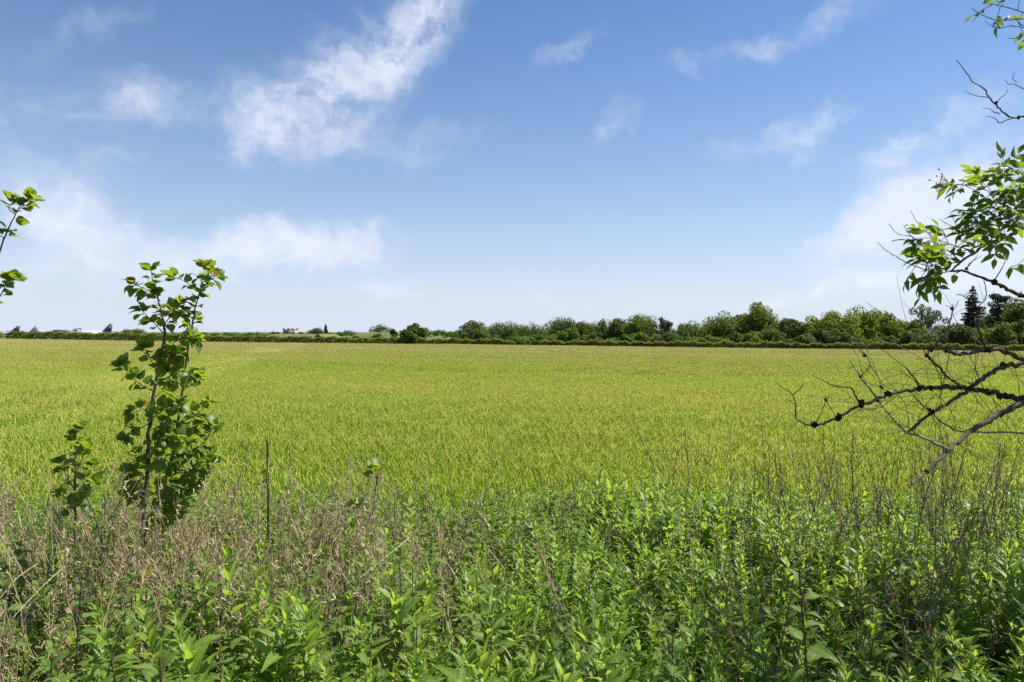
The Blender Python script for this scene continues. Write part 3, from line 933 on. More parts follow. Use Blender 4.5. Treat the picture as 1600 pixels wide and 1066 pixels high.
mbp = MB(); mbp.add(*tube([(0, 0, 0), (0, 0, 1.2), (0, 0, 2.2)], [0.05, 0.045, 0.04], 6))
link('pole', mbp.mesh('pole', M['opening']), pl)
mbp = MB(); mbp.add(*tube([(0, 0, 2.15), (0, 0, 2.2), (0, 0, 2.4), (0, 0, 2.5)], [0.05, 0.2, 0.2, 0.05], 8))
link('lamp_head', mbp.mesh('lamp_head', M['opening']), pl)

M['silver'] = plain_mat('silver_paint', (0.60, 0.62, 0.64), (0.50, 0.52, 0.55), 0.4, 0.4)
M['navy'] = plain_mat('dark_blue_grey_paint', (0.045, 0.055, 0.075), (0.065, 0.075, 0.09), 0.5, 0.4)
M['camo'] = plain_mat('camouflage_paint', (0.10, 0.115, 0.10), (0.17, 0.18, 0.18), 0.55, 0.35)
M['lav'] = plain_mat('pale_grey_paint', (0.38, 0.38, 0.45), (0.30, 0.31, 0.38), 0.45, 0.4)
M['tyre'] = plain_mat('rubber', (0.02, 0.02, 0.02), (0.03, 0.03, 0.03), 0.8)
M['canopy_glass'] = plain_mat('canopy_glass', (0.03, 0.04, 0.05), (0.04, 0.05, 0.06), 0.1)
M['white_mark'] = plain_mat('white_marking', (0.75, 0.75, 0.75), (0.7, 0.7, 0.7), 0.5)
M['red_mark'] = plain_mat('red_marking', (0.35, 0.05, 0.06), (0.3, 0.05, 0.06), 0.5)


def slab(poly, t0, axis):
    """a thin tapered panel from an outline of four points; axis = thickness direction"""
    A = np.array(poly, float)
    n = np.zeros(3); n[axis] = 1
    V = np.vstack([A - n * t0, A + n * t0])
    Q = [(0, 1, 2, 3), (7, 6, 5, 4), (0, 4, 5, 1), (1, 5, 6, 2), (2, 6, 7, 3), (3, 7, 4, 0)]
    return V, np.array(Q)


def jet(label, tail_px, depth, length, body, fin_mat, yaw=0.0, fin_h=4.2, mark=None, spine=0.0, fus_r=1.0, tail_z=2.2):
    """parked swept-wing jet, nose towards -X, origin on the ground under its tail end"""
    x = P(tail_px, 0, depth)[0]
    root = empty('jet_aircraft', (x, depth, float(gz(x, depth))))
    root.rotation_euler.z = yaw
    tag(root, label, 'aircraft', 'jets parked beyond the left hedge')
    L = length
    st = np.array([0, 0.03, 0.10, 0.2, 0.35, 0.55, 0.75, 0.9, 1.0])
    rd = np.array([0.04, 0.30, 0.62, 0.85, 1.0, 1.0, 0.85, 0.62, 0.38]) * fus_r
    zz = np.array([-0.25, -0.2, -0.1, 0, 0.05, 0.05, 0.0, 0.0, 0.05])
    mb = MB(); mb.add(*tube(np.stack([-L + L * st, np.zeros(9), tail_z + zz], -1), rd, 14))
    if spine:
        mb.add(*tube([(-L * 0.82, 0, tail_z + 0.55 * fus_r), (-L * 0.7, 0, tail_z + 0.8 * fus_r), (-L * 0.4, 0, tail_z + 0.8 * fus_r), (-L * 0.1, 0, tail_z + 0.4 * fus_r)], [0.1, spine, spine * 0.8, 0.1], 10))
    link('fuselage', mb.mesh('fuselage', body), root)
    mb = MB(); mb.add(*tube([(-L * 0.88, 0, tail_z + 0.35 * fus_r), (-L * 0.84, 0, tail_z + 0.75 * fus_r), (-L * 0.78, 0, tail_z + 0.95 * fus_r), (-L * 0.70, 0, tail_z + 0.7 * fus_r)], [0.05, 0.36, 0.42, 0.08], 10))
    link('canopy', mb.mesh('canopy', M['canopy_glass']), root)
    for s in (-1, 1):
        mb = MB()
        mb.add(*slab([(-L * 0.62, s * 0.8 * fus_r, tail_z - 0.1), (-L * 0.32, s * L * 0.30, tail_z - 0.25), (-L * 0.20, s * L * 0.30, tail_z - 0.25), (-L * 0.25, s * 0.8 * fus_r, tail_z - 0.1)], 0.11, 2))
        link('wing', mb.mesh('wing', body, smooth=False), root)
        mb = MB()
        mb.add(*slab([(-L * 0.13, s * 0.3, tail_z + 0.55), (0.3, s * 2.3, tail_z + 0.50), (1.3, s * 2.3, tail_z + 0.50), (0.2, s * 0.3, tail_z + 0.55)], 0.07, 2))
        link('tailplane', mb.mesh('tailplane', fin_mat, smooth=False), root)
        mb = MB(); mb.add(*tube([(-L * 0.62, s * 0.95 * fus_r, tail_z - 0.15), (-L * 0.6, s * 1.0 * fus_r, tail_z - 0.15), (-L * 0.3, s * 1.0 * fus_r, tail_z - 0.1), (-L * 0.12, s * 0.75 * fus_r, tail_z)], [0.42, 0.5, 0.48, 0.2], 10))
        link('engine_intake', mb.mesh('engine_intake', body), root)
    mb = MB()
    mb.add(*slab([(-L * 0.20, 0, tail_z + 0.45), (-0.3, 0, tail_z + fin_h), (1.0, 0, tail_z + fin_h), (0.35, 0, tail_z + 0.2)], 0.11, 1))
    fin = link('tail_fin', mb.mesh('tail_fin', fin_mat, smooth=False), root)
    if mark:
        mb = MB()
        th = np.linspace(0, 2 * np.pi, 13)[:-1]
        cx, cz, r = 0.0, tail_z + fin_h * 0.62, 0.42
        for k in range(6):
            a, b_, c_ = th[2 * k], th[2 * k + 1], th[(2 * k + 2) % 12]
            mb.add([(cx, -0.116, cz)] + [(cx + r * math.cos(q), -0.116, cz + r * math.sin(q)) for q in (a, b_, c_)], [(0, 1, 2, 3)])
        link('tail_emblem', mb.mesh('tail_emblem', mark, smooth=False), fin)
    for (gx_, gy_) in ((-L * 0.8, 0), (-L * 0.36, 1.3), (-L * 0.36, -1.3)):
        mb = MB(); mb.add(*tube([(gx_, gy_, tail_z - 0.3), (gx_, gy_, 0.9), (gx_, gy_, 0.3)], 0.08, 6))
        g = link('gear_leg', mb.mesh('gear_leg', M['silver']), root)
        mb = MB(); mb.add(*tube([(gx_, gy_ - 0.13, 0.33), (gx_, gy_ - 0.12, 0.33), (gx_, gy_ + 0.12, 0.33), (gx_, gy_ + 0.13, 0.33)], [0.02, 0.33, 0.33, 0.02], 14))
        link('wheel', mb.mesh('wheel', M['tyre']), g)
    return root


jet('silver jet with dark swept tail fin, rightmost of the parked aircraft', 172.5, 305, 18.5, M['silver'], M['navy'], yaw=math.radians(4), fin_h=4.0, mark=M['white_mark'], fus_r=0.85, spine=0.35, tail_z=2.5)
jet('camouflaged grey green jet without visible fin left of the silver jet', 121, 318, 14.5, M['camo'], M['silver'], yaw=math.radians(-6), fin_h=1.3, fus_r=0.95, spine=0.55, tail_z=2.5)
jet('jet whose pale purple fin carries a white emblem above the hedge', 56.5, 312, 16, M['lav'], M['lav'], yaw=math.radians(3), fin_h=3.4, mark=M['white_mark'], fus_r=0.75, tail_z=2.05)
jet('leftmost pale jet with dark blue fin at the hedge gap', 28, 306, 17, M['lav'], M['navy'], yaw=math.radians(5), fin_h=3.2, fus_r=0.9, tail_z=2.0)


# ------------------------------------------------------------------ near plants: shared leaf shapes
HERB_T = [leaf_template(1.0, 0.20 + 0.03 * i, 6, 2, (0.12, 0.75, 1.0, 0.85, 0.5, 0.03), 0.35, 0.12 + 0.14 * i, wave=0.05, seed=i) for i in range(4)]
NETTLE_T = [leaf_template(1.0, 0.56, 10, 2, (0.2, 0.8, 1.0, 0.9, 0.7, 0.42, 0.03), 0.22, 0.25 + 0.16 * i, serr=0.22, wave=0.05, stalk=0.18, seed=i + 9) for i in range(3)]
BROAD_T = [leaf_template(0.86, 0.74, 7, 2, (0.12, 0.78, 1.0, 0.98, 0.78, 0.42, 0.04), 0.20 + 0.1 * i, 0.12 + 0.16 * i, wave=0.05, stalk=0.22, seed=i + 20) for i in range(3)]
LEAFLET_T = [leaf_template(1.0, 0.46, 8, 2, (0.15, 0.72, 1.0, 0.95, 0.72, 0.38, 0.02), 0.25, 0.12 + 0.15 * i, serr=0.08, wave=0.03, stalk=0.03, seed=i + 30) for i in range(3)]


def leaf_meshes(name, tmpl, mat):
    return [quad_mesh(name, V, Q, mat, U) for V, Q, U in tmpl]


LEAF_ME = {
    'herb': leaf_meshes('willowherb_leaf', HERB_T, M['herb']),
    'nettle': leaf_meshes('nettle_leaf', NETTLE_T, M['nettle']),
    'broad': leaf_meshes('sapling_leaf', BROAD_T, M['sapling']),
    'broad_red': leaf_meshes('reddened_leaf', BROAD_T, M['sapling_red']),
    'elder': leaf_meshes('elder_leaflet', LEAFLET_T, M['elder']),
}


def place_leaf(name, me, parent, R, T):
    o = bpy.data.objects.new(name, me)
    COL.objects.link(o)
    o.parent = parent
    mt = Matrix([[R[i][j] for j in range(3)] + [T[i]] for i in range(3)] + [[0, 0, 0, 1]])
    o.matrix_basis = mt
    return o


def herb_data(seed, h):
    """stem path and leaves of one willowherb shoot"""
    rs = np.random.default_rng(seed)
    bend = rs.normal(0, 0.06, 2)
    tt = np.linspace(0, 1, 6)
    path = np.stack([bend[0] * tt ** 2 + rs.normal(0, 0.004, 6), bend[1] * tt ** 2 + rs.normal(0, 0.004, 6), h * tt], -1)
    path[0, :2] = 0
    D, N, T, S = [], [], [], []
    z = 0.10 * h
    a = rs.uniform(0, 6.28)
    while z < h * 0.985:
        f = z / h
        L = 0.125 * (0.55 + 0.9 * math.sin(math.pi * min(1, 0.15 + f * 0.78))) * rs.uniform(0.8, 1.15) * (1 if f < 0.85 else 0.75)
        L *= 0.82
        for k in (0, math.pi):
            if f < 0.35 and rs.random() < 0.35: continue
            el = math.radians(np.interp(f, [0, 0.5, 0.85, 1.0], [5, 30, 56, 78]) + rs.normal(0, 9))
            aa = a + k + rs.normal(0, 0.25)
            D.append((math.cos(aa) * math.cos(el), math.sin(aa) * math.cos(el), math.sin(el)))
            N.append((-math.cos(aa) * math.sin(el), -math.sin(aa) * math.sin(el), math.cos(el)))
            T.append([np.interp(f, tt, path[:, i]) for i in range(3)])
            S.append(L)
        a += 1.57 + rs.normal(0, 0.2)
        z += np.interp(f, [0, 0.6, 0.9, 1], [0.046, 0.040, 0.022, 0.012]) * (h / 0.7)
    N = np.array(N) + rs.normal(0, 0.22, (len(N), 3))
    R = frames(np.array(D), N) * np.array(S)[:, None, None]
    return path, np.linspace(0.0042, 0.0016, 6), R, np.array(T), rs.integers(0, 4, len(T))


def nettle_data(seed, h, size=1.0, only=None):
    rs = np.random.default_rng(seed)
    bend = rs.normal(0, 0.05, 2)
    tt = np.linspace(0, 1, 6)
    path = np.stack([bend[0] * tt ** 2, bend[1] * tt ** 2, h * tt], -1)
    D, N, T, S = [], [], [], []
    z = 0.25 * h
    a = rs.uniform(0, 6.28)
    while z < h * 0.99:
        f = z / h
        L = np.interp(f, [0, 0.5, 0.85, 1.0], [0.07, 0.088, 0.075, 0.03]) * rs.uniform(0.85, 1.15) * size
        for k in (0, math.pi):
            el = math.radians(np.interp(f, [0, 0.8, 0.93, 1.0], [-12, 8, 35, 65]) + rs.normal(0, 10))
            aa = a + k + rs.normal(0, 0.2)
            D.append((math.cos(aa) * math.cos(el), math.sin(aa) * math.cos(el), math.sin(el)))
            N.append((-math.cos(aa) * math.sin(el), -math.sin(aa) * math.sin(el), math.cos(el)))
            T.append([np.interp(f, tt, path[:, i]) for i in range(3)])
            S.append(L)
        a += 1.57 + rs.normal(0, 0.15)
        z += np.interp(f, [0, 0.7, 0.92, 1], [0.085, 0.06, 0.028, 0.015])
    N = np.array(N) + rs.normal(0, 0.2, (len(N), 3))
    R = frames(np.array(D), N) * np.array(S)[:, None, None]
    return path, np.linspace(0.0045, 0.002, 6), R, np.array(T), rs.integers(0, 3, len(T)) if only is None else np.full(len(T), only)


def joined(data, tmpl, stem_mat, leaf_m, name):
    path, rad, R, T, vi = data
    mb = MB()
    mb.add(*tube(path, rad, 4), mi=0)
    for k in range(len(tmpl)):
        sel = vi == k
        mb.add_many(tmpl[k], R[sel], T[sel], 1)
    return mb.mesh(name, [stem_mat, leaf_m])


def plant_kit(data, key, stem_mat, name):
    """meshes and leaf matrices of a plant kind that is placed with its leaves as parts"""
    path, rad, R, T, vi = data
    mb = MB(); mb.add(*tube(path, rad, 5))
    return (mb.mesh(name + '_stem', stem_mat), R, T, vi, key)


def place_plant(kit, name, loc, rz, s, label, cat, group=None, tilt=(0, 0)):
    me, R, T, vi, key = kit
    root = empty(name, loc)
    root.rotation_euler = (tilt[0], tilt[1], rz)
    root.scale = (s, s, s)
    tag(root, label, cat, group)
    link('stem', me, root)
    for r, t_, v in zip(R, T, vi):
        place_leaf('leaf', LEAF_ME[key][v], root, r, t_)
    return root


herb_v = [herb_data(500 + i, h) for i, h in enumerate((0.55, 0.60, 0.64, 0.68, 0.72, 0.62, 0.58, 0.66))]
herb_mesh = [joined(d, HERB_T, M['herb_stem'], M['herb'], 'willowherb') for d in herb_v]
herb_kit = [plant_kit(d, 'herb', M['herb_stem'], 'willowherb') for d in herb_v]
nettle_v = [nettle_data(600 + i, h) for i, h in enumerate((0.62, 0.70, 0.76, 0.82, 0.68))]
nettle_mesh = [joined(d, NETTLE_T, M['nettle_stem'], M['nettle'], 'nettle') for d in nettle_v]
nettle_kit = [plant_kit(d, 'nettle', M['nettle_stem'], 'nettle') for d in nettle_v]

# ------------------------------------------------------------------ the verge: willowherb, nettles, dead stems
vr = np.random.default_rng(42)
n_try = 6200
yy = np.sqrt(vr.uniform(1.45 ** 2, 6.5 ** 2, n_try))
xx = vr.uniform(-1, 1, n_try) * (0.82 * yy + 1.0)
q = xx / yy                                     # -0.75 .. 0.75 across the picture
dead_zone = smooth01(2.7, 3.4, yy) * smooth01(0.12, -0.30, q)
dead_zone = np.maximum(dead_zone, 0.75 * smooth01(3.4, 4.4, yy) * np.exp(-((q + 0.15) / 0.12) ** 2))
keep = vr.random(n_try) > 0.76 * dead_zone
clump = 0.5 + 0.5 * np.sin(xx * 2.3 + 1.2 * np.sin(yy * 1.9)) * np.cos(yy * 2.1 + xx)
keep &= vr.random(n_try) < 0.72 + 0.28 * clump
keep &= ~((q < -0.12) & (yy < 3.0) & (vr.random(n_try) < 0.45))       # nettles take room at lower left
xx, yy, q = xx[keep], yy[keep], q[keep]
hs = vr.choice([0.7, 0.85, 1.0, 1.1, 1.25], len(xx), p=[.2, .25, .3, .17, .08]) * vr.uniform(0.92, 1.08, len(xx)) * (0.9 + 0.12 * np.sin(xx * 1.7 + yy)) * np.interp(yy, [1.5, 5.0, 6.5], [1.0, 1.0, 0.85])
order = np.argsort(yy)
inview = (np.abs(q) < 0.76) & (yy > 1.75)
ind = [i for i in order if inview[i]][:300]
indset = set(ind)
rest = np.array([i for i in range(len(xx)) if i not in indset])
z = gz(xx, yy)
for n_i, i in enumerate(ind):
    k = int(vr.integers(0, 8))
    loc = (xx[i], yy[i], z[i] - 0.01)
    tl = tuple(vr.normal(0, 0.07, 2))
    right = q[i] > 0.3
    lab = 'leafy willowherb shoot in the shaded corner at lower right' if right else 'leafy green willowherb shoot in the sunlit front rows of the verge'
    grp = 'willowherb shoots in the shaded corner' if right else 'willowherb shoots in the front rows'
    if n_i < 130:
        place_plant(herb_kit[k], 'willowherb_plant', loc, vr.uniform(0, 6.28), hs[i], lab, 'plant', grp, tl)
    else:
        o = link('willowherb_plant', herb_mesh[k], loc=loc)
        o.rotation_euler = (*tl, vr.uniform(0, 6.28)); o.scale = (hs[i],) * 3
        tag(o, lab, 'plant', grp)
nr = len(rest)
scatter('willowherb_mass', 'dense mass of bright green willowherb covering the verge behind the front rows', 'undergrowth', herb_mesh,
        np.stack([xx[rest], yy[rest], z[rest] - 0.01], -1), np.stack([vr.normal(0, 0.08, nr), vr.normal(0, 0.08, nr), vr.uniform(0, 6.28, nr)], -1),
        np.repeat(hs[rest][:, None], 3, 1), vr.integers(0, 8, nr))

# nettles
NET = []
for i in range(64):
    y = vr.uniform(1.8, 3.7); NET.append((vr.uniform(-0.76, -0.08) * y, y, vr.uniform(0.85, 1.12), 0))
for i in range(16):
    y = vr.uniform(4.6, 6.3); NET.append((vr.uniform(-0.12, 0.22) * y, y, vr.uniform(0.85, 1.15), 1))
for i in range(9):
    y = vr.uniform(2.0, 3.2); NET.append((vr.uniform(-0.05, 0.35) * y, y, vr.uniform(0.75, 1.0), 2))
NET.sort(key=lambda a: a[1])
NLAB = [('dark stemmed stinging nettle among dead stalks at lower left', 'nettles at lower left'),
        ('drooping nettle top standing against the barley at the far verge edge', 'nettles at the far edge of the verge'),
        ('short nettle among the willowherb in the middle of the verge', 'nettles among the willowherb')]
for n_i, (x, y, s, kind) in enumerate(NET):
    k = int(vr.integers(0, 5))
    loc = (x, y, float(gz(x, y)) - 0.01)
    tl = tuple(vr.normal(0, 0.07, 2))
    lab, grp = NLAB[kind]
    if n_i < 46:
        place_plant(nettle_kit[k], 'nettle_plant', loc, vr.uniform(0, 6.28), s, lab, 'nettle', grp, tl)
    else:
        o = link('nettle_plant', nettle_mesh[k], loc=loc)
        o.rotation_euler = (*tl, vr.uniform(0, 6.28)); o.scale = (s,) * 3
        tag(o, lab, 'nettle', grp)
tall_a = plant_kit(nettle_data(901, 1.22, 1.0, 2), 'nettle', M['nettle_stem'], 'tall_nettle')
tall_b = plant_kit(nettle_data(905, 1.26, 0.8, 2), 'nettle', M['nettle_stem'], 'tall_nettle')
a = P(308, 1000, 0.98)
place_plant(tall_a, 'nettle_plant', (a[0], a[1], a[2] - 1.22), 0.4, 1.0, 'large blurred nettle tip at the bottom edge, nearest plant at lower left', 'nettle')
a = P(1292, 885, 1.35)
place_plant(tall_b, 'nettle_plant', (a[0], a[1], a[2] - 1.26), 0.9, 1.0, 'tall pale nettle with curled leaves near the bottom right corner', 'nettle')


# dead stems
def dead_stem(seed, h, mats, twigs=6, fuzz=0, r0=0.0032, bend=0.10, kink=0.012):
    rs = np.random.default_rng(seed)
    n = 9
    tt = np.linspace(0, 1, n)
    b = rs.normal(0, bend, 2)
    path = np.stack([b[0] * tt ** 1.6 + np.cumsum(rs.normal(0, kink, n)), b[1] * tt ** 1.6 + np.cumsum(rs.normal(0, kink, n)), h * tt], -1)
    path -= path[0]
    mb = MB()
    mb.add(*tube(path, np.linspace(r0, r0 * 0.35, n), 4))
    for i in range(twigs):
        f = rs.uniform(0.45, 0.97)
        s = np.array([np.interp(f, tt, path[:, k]) for k in range(3)])
        a = rs.uniform(0, 6.28)
        L = rs.uniform(0.04, 0.16) * (1.2 - 0.6 * f)
        e = s + np.array((math.cos(a) * L * 0.55, math.sin(a) * L * 0.55, L))
        mb.add(*tube([s, (s + e) / 2 + rs.normal(0, 0.006, 3), e], [r0 * 0.45, r0 * 0.35, r0 * 0.2], 3))
    if fuzz:
        C = np.array([np.array([np.interp(f, tt, path[:, k]) for k in range(3)]) for f in rs.uniform(0.68, 1.0, fuzz)]) + rs.normal(0, 0.016, (fuzz, 3))
        R = frames(rs.normal(0, 1, (fuzz, 3)) + np.array((0, 0, 0.5)), rs.normal(0, 1, (fuzz, 3))) * rs.uniform(0.008, 0.026, fuzz)[:, None, None]
        q4 = (np.array([(-0.12, 0, 0), (0.12, 0, 0), (0.16, 1, 0.2), (-0.1, 1, 0.1)]), TQ, np.zeros((4, 2)))
        mb.add_many(q4, R, C, 1)
    return mb.mesh('dead_stem', mats)


tall_dead = [dead_stem(700 + i, h, [M['dry_dark'], M['dry_leaf']], 8, 14, 0.0042 + 0.0007 * (i % 3), 0.13) for i, h in enumerate((0.95, 1.05, 1.15, 1.25, 1.0, 1.1, 0.9, 1.2))]
grey_dead = [dead_stem(720 + i, h, [M['dry_grey'], M['dry_leaf']], 9, 30, 0.0040, 0.12) for i, h in enumerate((0.75, 0.85, 0.95, 0.7, 0.8, 0.9))]
brown_dead = [dead_stem(740 + i, h, [M['dry'], M['dry_leaf']], 7, 9, 0.0034, 0.16, 0.02) for i, h in enumerate((0.55, 0.65, 0.75, 0.6, 0.7, 0.8))]


def dead_thing(me, x, y, s, label, group, tilt):
    o = link('dead_stem', me, loc=(x, y, float(gz(x, y)) - 0.02))
    o.rotation_euler = (tilt[0], tilt[1], vr.uniform(0, 6.28))
    o.scale = (s, s, s)
    tag(o, label, 'dead stem', group)


for i in range(200):
    y = vr.uniform(2.5, 6.4)
    qq = vr.triangular(0.14, 0.66, 0.80)
    dead_thing(tall_dead[int(vr.integers(0, 8))], qq * y, y, vr.uniform(0.8, 1.15) * np.interp(qq, [0.14, 0.4], [0.85, 1.0]) * np.interp(y, [2.5, 4.5], [0.85, 1.0]), 'thin dark dead stem standing among the weeds on the right', 'dead stems on the right', vr.normal(0, 0.11, 2))
for i in range(34):
    y = vr.uniform(4.2, 6.3)
    dead_thing(tall_dead[int(vr.integers(0, 8))], vr.uniform(-0.05, 0.22) * y, y, vr.uniform(0.62, 0.85), 'thin dead stem rising above the middle of the verge', 'dead stems in the middle', vr.normal(0, 0.09, 2))
for i in range(100):
    y = vr.uniform(2.9, 5.6)
    dead_thing(grey_dead[int(vr.integers(0, 6))], vr.uniform(-0.78, -0.16) * y, y, vr.uniform(0.92, 1.22), 'grey brown dead stem with ragged seed head on the left', 'dead stems on the left', vr.normal(0, 0.12, 2))
for i in range(26):
    y = vr.uniform(3.55, 3.9)
    dead_thing((grey_dead + brown_dead)[int(vr.integers(0, 12))], (vr.uniform(205, 330) - 800) / F * y, y, vr.uniform(1.12, 1.4), 'brown dead stem crowding the foot of the tall sapling', 'dead stems at the foot of the sapling', vr.normal(0, 0.1, 2))
# the brown tangle under them
nt = 1500
ty = np.sqrt(vr.uniform(2.5 ** 2, 6.2 ** 2, nt))
tq = np.where(vr.random(nt) < 0.78, vr.uniform(-0.85, -0.24, nt), vr.normal(-0.14, 0.10, nt))
kk = (ty > 2.9 - 0.5 * (tq < -0.45)) | (vr.random(nt) < 0.25)
kk &= vr.random(nt) < 0.75 + 0.7 * np.sin(tq * ty * 3.1 + 1.5 * np.sin(ty * 2.3)) * np.cos(ty * 2.6 - tq * 5)
kk &= ty < 5.6 + 0.6 * np.sin(tq * 21) + 0.4 * np.sin(tq * 47)
ty, tq = ty[kk], tq[kk]
nt = len(ty)
scatter('dead_stalk_tangle', 'tangle of dry brown stalks and old seed heads filling the left of the verge', 'dead stalks', brown_dead + grey_dead,
        np.stack([tq * ty, ty, gz(tq * ty, ty) - 0.02], -1), np.stack([vr.normal(0, 0.28, nt), vr.normal(0, 0.28, nt), vr.uniform(0, 6.28, nt)], -1),
        np.repeat(vr.uniform(0.75, 1.2, nt)[:, None], 3, 1), vr.integers(0, 12, nt))
# thin dead stalks and old grass scattered through the rest
nt = 520
ty = np.sqrt(vr.uniform(2.0 ** 2, 6.5 ** 2, nt)); tq = vr.uniform(-0.3, 0.82, nt)
scatter('dead_stalk_litter', 'thin dry stalks scattered through the green weeds', 'dead stalks', brown_dead + tall_dead,
        np.stack([tq * ty, ty, gz(tq * ty, ty) - 0.02], -1), np.stack([vr.normal(0, 0.42, nt), vr.normal(0, 0.42, nt), vr.uniform(0, 6.28, nt)], -1),
        np.repeat(vr.uniform(0.45, 0.8, nt)[:, None], 3, 1), vr.integers(0, 14, nt))


# other weeds mixed through the willowherb
nt = 330
ty = np.sqrt(vr.uniform(1.9 ** 2, 6.4 ** 2, nt)); tq = vr.uniform(-0.8, 0.82, nt)
scatter('mixed_weeds', 'nettles and other weeds mixed through the willowherb', 'undergrowth', nettle_mesh,
        np.stack([tq * ty, ty, gz(tq * ty, ty) - 0.02], -1), np.stack([vr.normal(0, 0.12, nt), vr.normal(0, 0.12, nt), vr.uniform(0, 6.28, nt)], -1),
        np.repeat(vr.uniform(0.6, 1.05, nt)[:, None], 3, 1), vr.integers(0, 5, nt))


# long grass towards the right edge and at the field margin
def grass_tuft(seed, n, h):
    rs = np.random.default_rng(seed)
    mb = MB()
    for i in range(n):
        a = rs.uniform(0, 6.28); L = h * rs.uniform(0.6, 1.1); arch = rs.uniform(0.1, 0.55) * L
        t_ = np.linspace(0, 1, 6)
        b = rs.normal(0, 0.03, 2)
        c = np.stack([b[0] + math.cos(a) * arch * t_ ** 2, b[1] + math.sin(a) * arch * t_ ** 2, L * (t_ - 0.25 * arch / L * t_ ** 3)], -1)
        sd = np.array((-math.sin(a), math.cos(a), 0)) * 0.0045
        w = np.array([0.7, 1, 1, 0.8, 0.5, 0.05])[:, None]
        V = np.stack([c - sd * w, c + sd * w], 1).reshape(-1, 3)
        Q = [(2 * k, 2 * k + 1, 2 * k + 3, 2 * k + 2) for k in range(5)]
        mb.add(V, Q, np.stack([np.tile((0., 1.), 6), np.repeat(t_, 2)], -1))
    return mb.mesh('grass_tuft', M['grass'])


tuft = [grass_tuft(800 + i, 22, 0.62) for i in range(4)]
ng_ = 420
ty = np.concatenate([vr.uniform(3.2, 6.6, 90), vr.uniform(5.6, 7.2, 210), np.sqrt(vr.uniform(2.2 ** 2, 5.8 ** 2, 120))])
tq = np.concatenate([vr.uniform(0.52, 0.85, 90), vr.uniform(-0.85, 0.85, 330)])
scatter('long_grass', 'arching long grass along the field margin and among the weeds', 'grass', tuft,
        np.stack([tq * ty, ty, gz(tq * ty, ty)], -1), np.stack([vr.normal(0, 0.1, ng_), vr.normal(0, 0.1, ng_), vr.uniform(0, 6.28, ng_)], -1),
        np.repeat(vr.uniform(0.7, 1.15, ng_)[:, None], 3, 1), vr.integers(0, 4, ng_))

# bleached straws, each lying where the photograph shows it
STRAWS = [((414, 714, 4.2), (527, 812, 3.9)), ((140, 820, 3.9), (238, 908, 3.5)), ((186, 828, 3.9), (179, 905, 3.9)), ((1232, 735, 4.4), (1362, 835, 3.8)),
          ((800, 868, 3.2), (846, 915, 3.0)), ((1060, 972, 2.6), (1190, 1000, 2.5)), ((402, 838, 3.6), (352, 934, 3.2)), ((76, 740, 4.4), (84, 905, 4.2)),
          ((292, 812, 4.0), (294, 930, 3.9)), ((672, 780, 4.2), (678, 912, 4.0)), ((745, 835, 3.7), (800, 905, 3.3)), ((0, 935, 3.0), (60, 880, 3.3)),
          ((760, 1010, 2.4), (800, 1030, 2.3)), ((1100, 900, 3.0), (1190, 945, 2.8)), ((560, 905, 3.0), (640, 840, 3.4)), ((20, 965, 2.8), (95, 890, 3.1))]
for (p0, p1) in STRAWS:
    A, B = P(*p0), P(*p1)
    mid = (A + B) / 2 + np.append(vr.normal(0, 0.01, 2), 0.01)
    base = A if A[2] < B[2] else B
    mb = MB(); mb.add(*tube(catmull([A - base, mid - base, B - base], 4), np.linspace(0.0013, 0.0022, 9), 5))
    o = link('straw_stalk', mb.mesh('straw_stalk', M['straw']), loc=base)
    tag(o, 'bleached straw stalk leaning broken across the weeds', 'straw', 'broken straws among the weeds')


